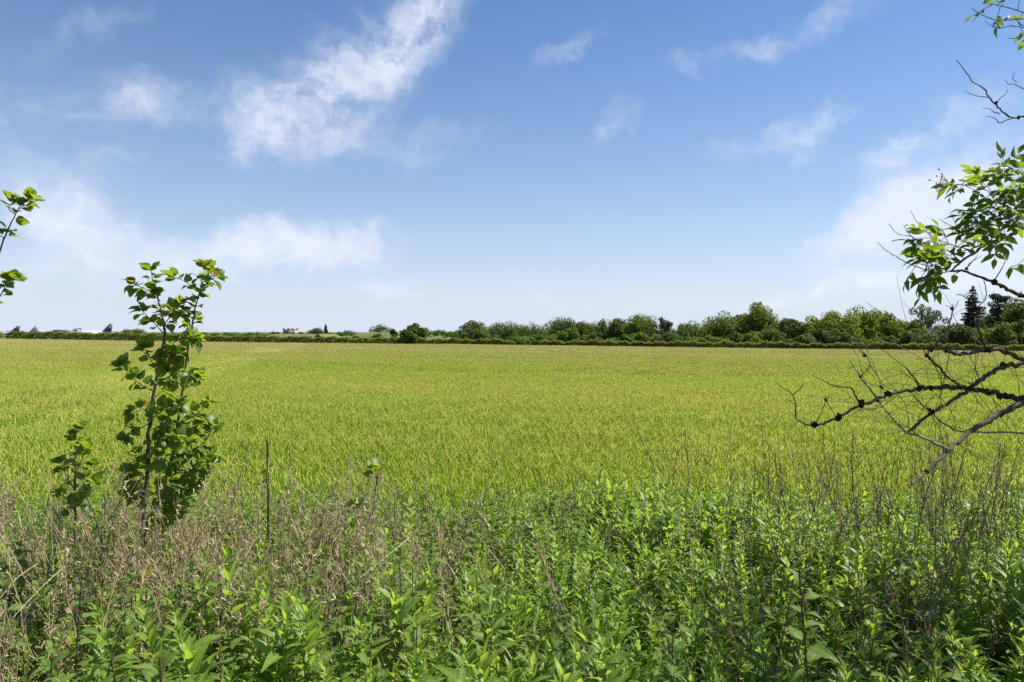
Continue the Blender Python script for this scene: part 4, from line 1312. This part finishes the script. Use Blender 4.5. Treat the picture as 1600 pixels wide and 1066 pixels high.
# ------------------------------------------------------------------ saplings
def sapling(name, label, cat, base, stems, twigs, n_leaf, size, key='broad', red=0, tip_extra=6, seed=1, group=None, bark='sapling_bark'):
    """stems, twigs: lists of (points, r0, r1) in world coordinates; leaves sit along the twigs"""
    rs = np.random.default_rng(seed)
    base = np.array(base, float)
    root = empty(name, base)
    tag(root, label, cat, group)
    for nm, lst in (('trunk', stems), ('twig', twigs)):
        for (pts, r0, r1) in lst:
            c = catmull(np.array(pts) - base, 4)
            c[1:-1] += rs.normal(0, r0 * 0.22, (len(c) - 2, 3))
            mb = MB(); mb.add(*tube(c, np.linspace(r0, r1, len(c)) * rs.uniform(0.88, 1.12, len(c)), 7))
            link(nm, mb.mesh(nm, M[bark]), root)
    lens = np.array([np.linalg.norm(np.diff(np.array(p), axis=0), axis=1).sum() for p, _, _ in twigs])
    cnt = np.maximum(1, np.round(n_leaf * lens / lens.sum())).astype(int)
    made = 0
    eR, eT = [], []
    for (pts, r0, r1), c_ in zip(twigs, cnt):
        c = catmull(np.array(pts) - base, 6)
        m_ = len(c)
        fs = np.concatenate([rs.uniform(0.08, 1.0, c_), np.full(tip_extra, 1.0) - rs.uniform(0, 0.06, tip_extra)])
        for k, f in enumerate(fs):
            i = min(m_ - 2, int(f * (m_ - 1)))
            tan = c[i + 1] - c[i]; tan /= np.linalg.norm(tan) + 1e-9
            a = k * 2.4 + rs.normal(0, 0.4)
            u = np.cross(tan, (0.2, 0.9, 0.3)); u /= np.linalg.norm(u); v = np.cross(tan, u)
            d = u * math.cos(a) + v * math.sin(a) + tan * (0.45 + (0.7 if f > 0.9 else 0)) + np.array((0, 0, 0.12))
            N = np.array((0, 0, 1.0)) + rs.normal(0, 0.45, 3) + 0.3 * tan
            s = size * rs.uniform(0.68, 1.18)
            R = frames(d[None], N[None])[0] * s
            is_red = made < red * 37 and made % 37 == 5
            if (made * 7) % 13 < 5 or is_red or n_leaf < 150:
                place_leaf('leaf', LEAF_ME[key + '_red' if is_red else key][int(rs.integers(0, 3))], root, R, c[i])
            else:
                eR.append(R); eT.append(c[i])
            made += 1
    if eR:
        mb = MB()
        eR, eT = np.array(eR), np.array(eT)
        sel = rs.integers(0, 3, len(eT))
        for v_ in range(3):
            mb.add_many(BROAD_T[v_], eR[sel == v_], eT[sel == v_])
        link('foliage', mb.mesh('foliage', M['sapling']), root)['kind'] = 'stuff'
    return root


def L3(d, *pp):
    return [P(px, py, d if len(rest_) == 0 else rest_[0]) for (px, py, *rest_) in pp]


D0 = 4.0
g0 = P(222, 1034, D0)
g0[2] = float(gz(g0[0], g0[1]))
stems = [([g0] + L3(D0, (224, 900), (226, 800), (230, 740), (233, 680), (240, 620), (250, 560), (257, 522), (255, 500)), 0.017, 0.006),
         (L3(D0, (224, 830), (250, 775, 4.05), (268, 720, 4.08), (278, 660, 4.08), (287, 600, 4.05), (293, 550, 4.03), (298, 520, 4.0)), 0.010, 0.005)]
twigs = [(L3(D0, (255, 500), (248, 470), (240, 445), (236, 422)), 0.005, 0.002),
         (L3(D0, (250, 470), (228, 452), (210, 445)), 0.0035, 0.0015),
         (L3(D0, (257, 522), (236, 500), (222, 486)), 0.0035, 0.0015),
         (L3(D0, (256, 510), (270, 488, 3.95), (282, 478, 3.92)), 0.0035, 0.0015),
         (L3(D0, (298, 520), (305, 482), (314, 448), (319, 416)), 0.005, 0.002),
         (L3(D0, (312, 455), (292, 442), (272, 432)), 0.003, 0.0012),
         (L3(D0, (314, 450), (328, 438, 3.97), (336, 432, 3.95)), 0.003, 0.0012),
         (L3(D0, (300, 512), (284, 492, 4.06), (270, 486, 4.08)), 0.003, 0.0012),
         (L3(D0, (250, 562), (264, 540, 3.92), (290, 528, 3.88), (304, 530, 3.86)), 0.004, 0.0015),
         (L3(D0, (247, 575), (262, 556, 3.9), (284, 552, 3.86)), 0.004, 0.0015),
         (L3(D0, (241, 612), (216, 598), (200, 582), (192, 572)), 0.0038, 0.0015),
         (L3(D0, (240, 625), (222, 640, 3.95), (206, 645, 3.93)), 0.0035, 0.0015),
         (L3(D0, (244, 600), (262, 590, 3.9), (288, 580, 3.86), (304, 588, 3.85)), 0.004, 0.0015),
         (L3(D0, (284, 610), (300, 600), (308, 592)), 0.0035, 0.0015),
         (L3(D0, (236, 660), (214, 672, 3.94), (198, 682, 3.9)), 0.0035, 0.0015),
         (L3(D0, (236, 655), (258, 640, 3.9), (280, 636, 3.86)), 0.004, 0.0015),
         (L3(D0, (234, 690), (254, 680, 3.9), (276, 684, 3.86), (296, 690, 3.84)), 0.004, 0.0015),
         (L3(D0, (278, 662), (300, 652), (316, 640), (322, 632)), 0.0035, 0.0015),
         (L3(D0, (268, 720), (296, 706), (320, 690), (334, 664)), 0.004, 0.0015),
         (L3(D0, (262, 738), (290, 738, 4.02), (316, 728, 4.0), (330, 712)), 0.004, 0.0015),
         (L3(D0, (256, 760), (282, 765, 3.98), (304, 756, 3.96), (318, 744)), 0.004, 0.0015),
         (L3(D0, (232, 720), (252, 716, 3.9), (268, 724, 3.88)), 0.0035, 0.0015),
         (L3(D0, (228, 770), (246, 752, 4.1), (258, 742, 4.14)), 0.0035, 0.0015),
         (L3(D0, (240, 780), (262, 790, 3.96), (288, 782, 3.94), (302, 770)), 0.004, 0.0015),
         (L3(D0, (272, 700), (262, 690, 4.15), (250, 680, 4.2)), 0.0035, 0.0015),
         (L3(D0, (282, 630), (268, 615, 4.12), (258, 600, 4.15)), 0.0035, 0.0015),
         (L3(D0, (276, 675), (290, 665, 3.98), (300, 672, 3.95)), 0.0035, 0.0015),
         (L3(D0, (227, 800), (214, 786, 3.96), (206, 772, 3.94)), 0.003, 0.0015),
         (L3(D0, (230, 815), (256, 808, 3.92), (280, 806, 3.9)), 0.003, 0.0015),
         (L3(D0, (257, 530), (262, 560, 3.94), (266, 600, 3.93)), 0.003, 0.0015),
         (L3(D0, (246, 580), (234, 560, 3.95), (228, 545, 3.95)), 0.003, 0.0015),
         (L3(D0, (238, 640), (250, 660, 3.92), (258, 690, 3.9)), 0.003, 0.0015),
         (L3(D0, (232, 700), (218, 712, 3.95), (206, 728, 3.95)), 0.003, 0.0015),
         (L3(D0, (229, 745), (216, 752, 3.96), (204, 748, 3.96)), 0.003, 0.0015),
         (L3(D0, (245, 790), (258, 770, 3.9), (270, 745, 3.88)), 0.003, 0.0015),
         (L3(D0, (290, 700), (304, 716, 3.96), (322, 722, 3.94)), 0.003, 0.0015)]
sapling('sapling_tree', 'tall slim leafy sapling with forked top standing in the dead stalks', 'sapling', g0, stems, twigs, 600, 0.077, red=8, tip_extra=6, seed=11)
d1 = 4.15
g1 = P(118, 1000, d1); g1[2] = float(gz(g1[0], g1[1]))
sapling('sapling_tree', 'short young sapling with a pale top leaf at far left', 'sapling', g1,
        [([g1] + L3(d1, (118, 850), (117, 780), (118, 720), (118, 680), (121, 668)), 0.008, 0.002)],
        [(L3(d1, (118, 790), (118, 730), (118, 685), (122, 668)), 0.003, 0.0015), (L3(d1, (118, 785), (136, 748), (146, 726)), 0.003, 0.0012),
         (L3(d1, (118, 770), (104, 742), (94, 722)), 0.003, 0.0012), (L3(d1, (118, 790), (138, 772, 4.05), (150, 752)), 0.003, 0.0012), (L3(d1, (118, 800), (106, 784, 4.1), (96, 770)), 0.003, 0.0012), (L3(d1, (118, 740), (130, 712, 4.1), (134, 698)), 0.003, 0.0012)], 105, 0.07, red=1, tip_extra=6, seed=12)
d2 = 4.0
g2 = np.array((-3.55, d2, float(gz(-3.55, d2))))
sapling('sapling_tree', 'sapling leaning in from beyond the left edge, two leafy tips in view', 'sapling', g2,
        [([g2, g2 + (0.05, 0, 0.9)] + L3(d2, (-95, 640), (-62, 540), (-28, 450), (0, 392)), 0.02, 0.005)],
        [(L3(d2, (0, 392), (12, 360), (22, 340), (34, 316)), 0.005, 0.002), (L3(d2, (30, 326), (42, 320), (50, 312)), 0.003, 0.0012),
         (L3(d2, (24, 336), (14, 326), (18, 318)), 0.003, 0.0012),
         (L3(d2, (8, 372), (-6, 366), (-14, 358)), 0.003, 0.0012),
         (L3(d2, (-62, 540), (-30, 490), (-5, 470), (6, 452), (12, 434)), 0.006, 0.002), (L3(d2, (4, 456), (14, 446), (22, 438)), 0.003, 0.0012),
         (L3(d2, (-28, 450), (-60, 400), (-80, 340)), 0.005, 0.002), (L3(d2, (-62, 540), (-100, 470), (-130, 400)), 0.005, 0.002)], 70, 0.078, tip_extra=7, seed=13)
d3 = 4.6
g3 = P(418, 960, d3); g3[2] = float(gz(g3[0], g3[1]))
sapling('dock_plant', 'thin dark upright stem with a knob top beside the leaning straw', 'plant', g3,
        [([g3] + L3(d3, (419, 800), (418, 740), (418, 700), (417, 688)), 0.007, 0.006)],
        [(L3(d3, (418, 770), (420, 745), (422, 732)), 0.003, 0.0015), (L3(d3, (418, 760), (414, 748), (410, 742)), 0.003, 0.0015)], 8, 0.045, tip_extra=3, seed=14, bark='nettle_stem')
d4 = 4.5
g4 = P(575, 960, d4); g4[2] = float(gz(g4[0], g4[1]))
sapling('bramble_plant', 'bramble with two reddened leaves among dead stalks in the middle', 'bramble', g4,
        [([g4] + L3(d4, (578, 850), (585, 780), (590, 745), (588, 728)), 0.005, 0.002), ([g4] + L3(d4, (570, 850), (560, 810), (552, 790)), 0.004, 0.002)],
        [(L3(d4, (585, 780), (588, 750), (586, 728)), 0.003, 0.0015), (L3(d4, (572, 820), (560, 800), (548, 792)), 0.003, 0.0015), (L3(d4, (580, 800), (566, 798, 4.4), (556, 806, 4.35)), 0.003, 0.0015)],
        16, 0.085, red=2, tip_extra=3, seed=15, bark='dry_dark')

# ------------------------------------------------------------------ elder tree leaning in from the right
er = np.random.default_rng(55)
TR = catmull([(3.06, 3.36, -0.35), (3.0, 3.34, 0.5), (2.98, 3.32, 1.2), (3.02, 3.36, 1.9), (3.14, 3.44, 2.7), (3.34, 3.6, 3.7), (3.5, 3.8, 4.4)], 5)
e0 = TR[0].copy()
elder = empty('elder_tree', e0)
tag(elder, 'gnarled elder leaning in from the right edge with bare mossy branches and leafy twigs', 'tree')


BOUGH = []


def branch(pts, r0, r1, name='branch', mat='bark', rough=0.25, moss=0):
    c = catmull(np.array(pts) - e0, 5)
    n = len(c)
    c[1:-1] += er.normal(0, 1, (n - 2, 3)) * np.linspace(r0, r1, n)[1:-1, None] * rough
    r = 0.74 * np.linspace(r0, r1, n) * er.uniform(0.88, 1.15, n)
    if r0 > 0.0055: BOUGH.extend(c + e0)
    mb = MB(); mb.add(*tube(c, r, 8 if r0 > 0.006 else 6))
    o = link(name, mb.mesh(name, M[mat]), elder)
    for i in range(moss):
        j = int(er.integers(1, n - 1))
        knob(c[j], max(0.008, r[j] * 1.35))
    return o


def knob(c, r):
    """a burr of moss and dead buds on a branch"""
    nq = 46
    V, Q = leaf_cloud(er, np.array([c, c + er.normal(0, r * 0.4, 3)]), np.full((2, 3), r * 0.8), nq, r * 0.95, 0.3)
    link('moss_clump', quad_mesh('moss_clump', V, Q, M['moss'], np.zeros((len(V), 2)), smooth=False), elder)


def on_trunk(z):
    return TR[np.argmin(np.abs(TR[:, 2] - z))]


mb = MB(); mb.add(*tube(TR - e0, np.interp(np.linspace(0, 1, len(TR)), [0, 0.3, 1], [0.085, 0.065, 0.03]) * er.uniform(0.93, 1.08, len(TR)), 12))
link('trunk', mb.mesh('trunk', M['bark']), elder)


def px3(d0, d1, *pp):
    n = len(pp)
    return [P(a, b, d0 + (d1 - d0) * i / (n - 1)) for i, (a, b) in enumerate(pp)]


def from_trunk(pts):
    t_ = on_trunk(pts[0][2] - 0.12)
    return [t_, (t_ + pts[0]) / 2 + np.array((0, 0, 0.03))] + list(pts)


# main boughs
branch(from_trunk(px3(3.25, 2.85, (1640, 630), (1600, 622), (1575, 620), (1545, 612), (1517, 608), (1490, 605), (1460, 606), (1437, 607), (1410, 612), (1387, 616), (1345, 634), (1310, 651), (1290, 660), (1272, 665), (1258, 662), (1244, 655))), 0.020, 0.0042, moss=5)
branch(from_trunk(px3(3.2, 2.7, (1640, 612), (1600, 628), (1575, 640), (1550, 655), (1520, 672), (1500, 688), (1483, 703), (1465, 720), (1445, 740), (1425, 757))), 0.024, 0.0055, moss=4)
branch(px3(2.85, 3.0, (1483, 703), (1460, 692), (1435, 681), (1418, 676), (1400, 660), (1385, 642), (1372, 626)), 0.008, 0.0035, mat='twig_pale')
branch(px3(2.98, 3.3, (1418, 676), (1435, 662), (1455, 645), (1480, 630), (1505, 615), (1517, 606), (1535, 593), (1555, 578), (1575, 571), (1600, 567), (1650, 560)) + [on_trunk(1.55)], 0.008, 0.016, moss=2)
branch(px3(3.05, 2.9, (1455, 645), (1440, 632), (1428, 618)), 0.005, 0.003)
branch(px3(3.05, 3.2, (1455, 645), (1475, 662), (1500, 674), (1540, 676), (1580, 676), (1620, 678)), 0.004, 0.007, mat='twig_pale')
branch(from_trunk(px3(3.3, 2.9, (1640, 585), (1600, 562), (1575, 552), (1545, 546), (1510, 552), (1495, 553), (1478, 549))), 0.016, 0.009, moss=2)
branch(from_trunk(px3(3.2, 2.9, (1650, 490), (1600, 463), (1575, 452), (1553, 441), (1530, 433), (1507, 424), (1485, 424))), 0.014, 0.0055, moss=3)
branch(from_trunk(px3(3.25, 2.9, (1650, 335), (1600, 358), (1570, 371), (1545, 380), (1525, 393), (1500, 410), (1486, 424))), 0.014, 0.005, moss=1)
# their spurs and twigs
for (d0, d1, r0, r1, mat, pp) in [
    (2.85, 2.75, .004, .002, 'bark', ((1244, 655), (1243, 640), (1239, 617), (1222, 605), (1212, 597))),
    (2.80, 2.74, .003, .0015, 'bark', ((1239, 617), (1250, 608), (1256, 598))),
    (2.80, 2.78, .002, .001, 'bark', ((1242, 632), (1236, 627), (1229, 625))),
    (2.9, 2.85, .0055, .002, 'bark', ((1345, 634), (1335, 615), (1328, 606), (1305, 604), (1285, 594), (1269, 586))),
    (2.86, 2.82, .003, .0015, 'bark', ((1272, 665), (1284, 643), (1291, 625), (1297, 616))),
    (2.86, 2.82, .002, .001, 'bark', ((1291, 627), (1299, 640), (1306, 650))),
    (2.95, 2.85, .0045, .0016, 'twig_pale', ((1372, 626), (1358, 606), (1345, 590), (1355, 579), (1359, 566), (1350, 552), (1342, 540), (1337, 518))),
    (2.9, 2.86, .003, .0014, 'twig_pale', ((1345, 589), (1335, 575), (1327, 562))),
    (2.9, 2.86, .003, .0014, 'twig_pale', ((1359, 570), (1368, 583), (1375, 596), (1378, 612))),
    (2.88, 2.84, .002, .001, 'twig_pale', ((1378, 606), (1394, 600), (1410, 593))),
    (2.88, 2.84, .002, .001, 'twig_pale', ((1376, 596), (1384, 592), (1391, 590))),
    (2.88, 2.84, .003, .0012, 'twig_pale', ((1352, 556), (1342, 546), (1339, 532))),
    (3.0, 2.96, .006, .004, 'bark', ((1437, 607), (1430, 593), (1417, 577))),
    (3.05, 2.95, .0075, .006, 'bark', ((1500, 605), (1480, 588), (1467, 575), (1455, 563), (1447, 555))),
    (2.95, 2.9, .0055, .0025, 'bark', ((1447, 555), (1458, 542), (1470, 530), (1480, 515), (1486, 498), (1489, 476))),
    (2.95, 2.92, .003, .0015, 'bark', ((1455, 548), (1452, 530), (1451, 520))),
    (2.9, 2.88, .003, .0014, 'bark', ((1487, 488), (1494, 477), (1498, 470))),
    (2.9, 2.88, .002, .001, 'bark', ((1487, 482), (1481, 479), (1477, 477))),
    (3.1, 3.0, .0075, .005, 'bark', ((1543, 546), (1535, 530), (1528, 510), (1526, 490), (1525, 481))),
    (3.0, 2.95, .0035, .0015, 'bark', ((1525, 481), (1515, 471), (1508, 465), (1500, 460), (1494, 462))),
    (2.95, 2.93, .0022, .001, 'bark', ((1506, 464), (1512, 458), (1519, 453))),
    (3.0, 3.0, .0035, .0022, 'bark', ((1525, 481), (1537, 471), (1541, 460), (1540, 448), (1537, 438))),
    (3.0, 2.97, .0035, .0014, 'bark', ((1553, 441), (1562, 425), (1571, 408), (1576, 394))),
    (2.95, 2.92, .003, .0012, 'bark', ((1507, 424), (1515, 412), (1525, 405), (1535, 399))),
    (2.95, 2.92, .003, .0012, 'bark', ((1510, 420), (1520, 408), (1528, 398))),
    (2.9, 2.8, .0032, .0011, 'bark', ((1448, 424), (1420, 412), (1400, 401), (1384, 391), (1370, 378))),
    (2.9, 2.8, .0032, .0011, 'bark', ((1462, 400), (1446, 386), (1425, 370), (1402, 365), (1388, 349))),
    (2.85, 2.8, .0026, .0011, 'bark', ((1446, 388), (1428, 374), (1411, 352))),
    (2.9, 2.8, .0028, .0011, 'bark', ((1472, 396), (1462, 380), (1448, 362), (1432, 346), (1423, 329))),
    (2.95, 2.9, .0028, .0011, 'bark', ((1500, 372), (1494, 358), (1480, 350), (1467, 342))),
    (2.95, 2.9, .002, .001, 'bark', ((1498, 362), (1492, 347), (1486, 334))),
    (3.1, 3.0, .005, .0015, 'bark', ((1660, 42), (1620, 36), (1600, 30), (1575, 31), (1560, 32), (1535, 24), (1517, 12))),
    (3.1, 3.0, .003, .0012, 'bark', ((1610, 44), (1580, 41), (1560, 44), (1548, 40), (1539, 33))),
    (3.1, 3.05, .003, .0012, 'bark', ((1605, 45), (1597, 54), (1586, 60), (1574, 60))),
    (3.1, 3.0, .0065, .0016, 'bark', ((1680, 165), (1630, 178), (1600, 182), (1584, 184), (1570, 177), (1557, 165), (1546, 152), (1535, 137), (1520, 128), (1512, 116), (1502, 103), (1494, 94))),
    (3.05, 3.0, .004, .0013, 'bark', ((1592, 183), (1575, 187), (1562, 192), (1553, 184), (1540, 182))),
    (3.03, 3.0, .0025, .001, 'bark', ((1557, 160), (1565, 152), (1572, 147), (1575, 139))),
    (3.03, 3.0, .0028, .001, 'bark', ((1545, 152), (1530, 151), (1517, 147), (1506, 141))),
    (3.03, 3.0, .0028, .001, 'bark', ((1562, 178), (1552, 175), (1546, 170), (1535, 169))),
    (3.1, 3.05, .003, .0012, 'bark', ((1640, 150), (1600, 139), (1586, 132), (1575, 131), (1571, 124))),
    (3.05, 3.03, .002, .001, 'bark', ((1588, 128), (1582, 122), (1586, 112))),
    (3.25, 3.2, .004, .0018, 'twig_pale', ((1640, 590), (1615, 560), (1598, 545), (1596, 528))),
]:
    branch(px3(d0, d1, *pp), r0, r1, 'twig' if r0 < 0.0055 else 'branch', mat, 0.35)
    if er.random() < 0.5:
        knob(P(*pp[0], d0) - e0, max(0.007, r0 * 1.4))
for (px_, py_, d_) in ((1437, 606, 2.95), (1517, 607, 3.02), (1387, 615, 2.9), (1345, 633, 2.88), (1455, 645, 3.03), (1310, 651, 2.86), (1553, 441, 3.0), (1595, 462, 3.15), (1543, 547, 3.08), (1272, 664, 2.85), (1545, 612, 3.1), (1487, 528, 2.95), (1526, 483, 3.0), (1575, 620, 3.2)):
    knob(P(px_, py_, d_) - e0, 0.014)
# fine dead twigs growing from the lower boughs
bs = [p_ for p_ in BOUGH if 1370 < 800 + p_[0] / p_[1] * F < 1615 and 545 < HY + (EYE - p_[2]) / p_[1] * F < 740]
for i in range(46):
    a_ = bs[int(er.integers(0, len(bs)))]
    ln = er.uniform(0.1, 0.3)
    d_ = np.array((er.normal(-0.5, 0.5), er.normal(0, 0.3), er.normal(0.5, 0.5))); d_ /= np.linalg.norm(d_)
    b_ = a_ + d_ * ln
    branch([a_, (a_ + b_) / 2 + er.normal(0, 0.02, 3), b_, b_ + (d_ + er.normal(0, 0.5, 3)) * ln * 0.4], 0.0021, 0.0008, 'twig', 'bark' if er.random() < 0.7 else 'twig_pale', 0.5)
for i in range(40):
    a_ = bs[int(er.integers(0, len(bs)))]
    ln = er.uniform(0.12, 0.32)
    d_ = np.array((er.normal(-0.4, 0.6), er.normal(0, 0.3), er.normal(-0.1, 0.8))); d_ /= np.linalg.norm(d_)
    b_ = a_ + d_ * ln
    branch([a_, (a_ + b_) / 2 + er.normal(0, 0.025, 3), b_, b_ + (d_ + er.normal(0, 0.6, 3)) * ln * 0.4], 0.0019, 0.0008, 'twig', 'bark' if er.random() < 0.6 else 'twig_pale', 0.5)
# boughs above and outside the view that carry the shading crown
for (tip, zt_) in (((3.5, 4.6, 4.4), 3.2), ((4.5, 3.2, 3.7), 2.6), ((4.3, 4.2, 4.5), 3.4), ((3.9, 2.8, 3.4), 2.4), ((4.6, 4.3, 3.2), 2.0), ((3.6, 4.0, 4.9), 4.2)):
    s = on_trunk(zt_); t_ = np.array(tip)
    branch([s, s * 0.6 + t_ * 0.4 + (0, 0, 0.15), t_], 0.022, 0.005)

LEAF_TWIGS = [px3(3.15, 3.0, (1650, 335), (1600, 318), (1560, 305), (1525, 292), (1495, 288)), px3(3.05, 2.95, (1570, 308), (1545, 328), (1518, 345)), px3(3.1, 3.05, (1610, 312), (1582, 285), (1560, 268)),
              px3(3.1, 3.0, (1605, 330), (1580, 335), (1560, 345)), px3(3.15, 3.1, (1640, 300), (1605, 280), (1590, 262)),
              px3(2.95, 2.85, (1525, 393), (1495, 385), (1475, 378), (1458, 370)), px3(2.92, 2.8, (1500, 410), (1470, 412), (1450, 415), (1430, 410)), px3(2.9, 2.82, (1486, 424), (1465, 427), (1442, 421)),
              px3(3.05, 3.0, (1570, 371), (1548, 362), (1530, 360)), px3(3.08, 3.05, (1600, 358), (1580, 352), (1565, 350)), px3(2.92, 2.86, (1500, 408), (1482, 392), (1470, 388)),
              px3(3.1, 3.02, (1600, 20), (1575, 12), (1545, 6)), px3(3.1, 3.05, (1610, 44), (1595, 38), (1588, 30)), px3(3.2, 3.15, (1650, 420), (1615, 405), (1600, 404)), px3(2.9, 2.88, (1500, 424), (1494, 427), (1490, 430))]
NLEAF = [17, 12, 12, 10, 9, 9, 9, 7, 6, 6, 5, 5, 3, 1, 0]
extra_R, extra_T, n_leaflet = [], [], 0


def compound(base, axis, up, rs, L=0.105, leaf=0.068):
    """an elder leaf: midrib with five leaflets; returns midrib points and leaflet frames"""
    axis = axis / np.linalg.norm(axis)
    sd = np.cross(axis, up); sd /= np.linalg.norm(sd) + 1e-9
    nn = np.cross(sd, axis)
    tip = base + axis * L - nn * L * 0.12
    out = []
    for f, s in ((0.5, -1), (0.5, 1), (0.82, -1), (0.82, 1), (1.0, 0)):
        p_ = base + (tip - base) * f
        d = axis * (1.0 if s == 0 else 0.55) + sd * s * 0.85 + rs.normal(0, 0.15, 3) - np.array((0, 0, 0.12))
        out.append((p_, d, nn + rs.normal(0, 0.3, 3), leaf * rs.uniform(0.75, 1.15)))
    return np.array([base, (base + tip) / 2 + nn * 0.004, tip]), out


for tw, nleaf in zip(LEAF_TWIGS, NLEAF):
    branch(tw, 0.0035, 0.0015, 'twig', 'bark', 0.2)
    c = catmull(np.array(tw) - e0, 5)
    for k in range(nleaf):
        f = 1.0 if k == 0 else er.uniform(0.25, 1.0)
        i = min(len(c) - 2, int(f * (len(c) - 1)))
        tan = c[i + 1] - c[i]; tan /= np.linalg.norm(tan)
        ax = tan * 0.6 + er.normal(0, 0.75, 3) + np.array((-0.1, 0, 0.1))
        rib, lf = compound(c[i], ax, np.array((0, 0, 1.0)) + er.normal(0, 0.25, 3), er, 0.10 * er.uniform(0.8, 1.15), 0.062)
        mb = MB(); mb.add(*tube(rib, [0.0016, 0.0013, 0.001], 4))
        link('leaf_stalk', mb.mesh('leaf_stalk', M['herb_stem']), elder)
        for (p_, d, N, s) in lf:
            Rm = frames(d[None], N[None])[0] * s
            if n_leaflet < 298 and er.random() < 0.55:
                place_leaf('leaflet', LEAF_ME['elder'][int(er.integers(0, 3))], elder, Rm, p_)
                n_leaflet += 1
            else:
                extra_R.append(Rm); extra_T.append(p_)
# single leaf hanging from the lower bough, flower head at the tip of the upper twig
sl = P(1489, 426, 2.92) - e0
place_leaf('leaflet', LEAF_ME['broad'][1], elder, frames(np.array([(0.05, -0.2, -1.0)]), np.array([(0.1, -1.0, 0.2)]))[0] * 0.046, sl)
fb = P(1484, 288, 3.0) - e0
mb = MB()
for i in range(26):
    d = np.array((er.normal(-0.5, 0.35), er.normal(0, 0.3), er.normal(0.35, 0.3)))
    e_ = fb + d * 0.055
    mb.add(*tube([fb, fb + d * 0.03, e_], [0.0008, 0.0006, 0.0005], 3))
    mb.add(*tube([e_, e_ + d * 0.003, e_ + d * 0.008], [0.001, 0.0045, 0.001], 5))
link('flower_head', mb.mesh('flower_head', M['flower']), elder)
# the rest of the crown, outside the view
mb = MB()
Rl, Tl = list(extra_R), list(extra_T)
crc = np.array([(3.9, 3.8, 3.9), (4.3, 3.4, 3.2), (3.6, 4.1, 4.5), (4.4, 4.3, 3.1)])
k = 0
while k < 400:
    c0 = crc[er.integers(0, 4)]
    d = er.normal(0, 1, 3); d /= np.linalg.norm(d)
    b_ = c0 + d * np.array((0.95, 1.0, 0.75)) * er.uniform(0.3, 1.0)
    inside = b_[0] < 0.80 * b_[1] + 0.1 and b_[2] < EYE + 0.52 * b_[1] + 0.12
    if inside: continue
    rib, lf = compound(b_ - e0, d + er.normal(0, 0.5, 3), np.array((0, 0, 1.0)) + er.normal(0, 0.3, 3), er, 0.12, 0.085)
    mb.add(*tube(rib, [0.0016, 0.0013, 0.001], 3), mi=1)
    for (p_, d_, N, s) in lf:
        Rl.append(frames(d_[None], N[None])[0] * s); Tl.append(p_)
    k += 1
Rl, Tl = np.array(Rl), np.array(Tl)
sel = er.integers(0, 3, len(Tl))
for v in range(3):
    mb.add_many(LEAFLET_T[v], Rl[sel == v], Tl[sel == v], 0)
fo = link('foliage', mb.mesh('foliage', [M['elder'], M['herb_stem']]), elder)
fo['kind'] = 'stuff'

number_labels('distant trees on the horizon', '%s small distant horizon tree beyond the left hedge, counted from the left')
number_labels('rear rank of the treeline', '%s low dark tree of the rear rank of the treeline, from the left')
number_labels('shrubs along the treeline', '%s rounded green shrub at the foot of the long treeline, from the left')
number_labels('shrubs under the conifers', '%s dark shrub under the conifers near the right edge, from the left')
number_labels('broken straws among the weeds', '%s bleached straw stalk leaning across the weeds, counted from the left')
number_labels('nettles at the far edge of the verge', '%s drooping nettle top against the barley at the verge edge, from the left')
number_labels('nettles among the willowherb', '%s short nettle among the willowherb in mid verge, from the left')
number_labels('dead stems in the middle', '%s thin dead stem rising above the middle verge, from the left')
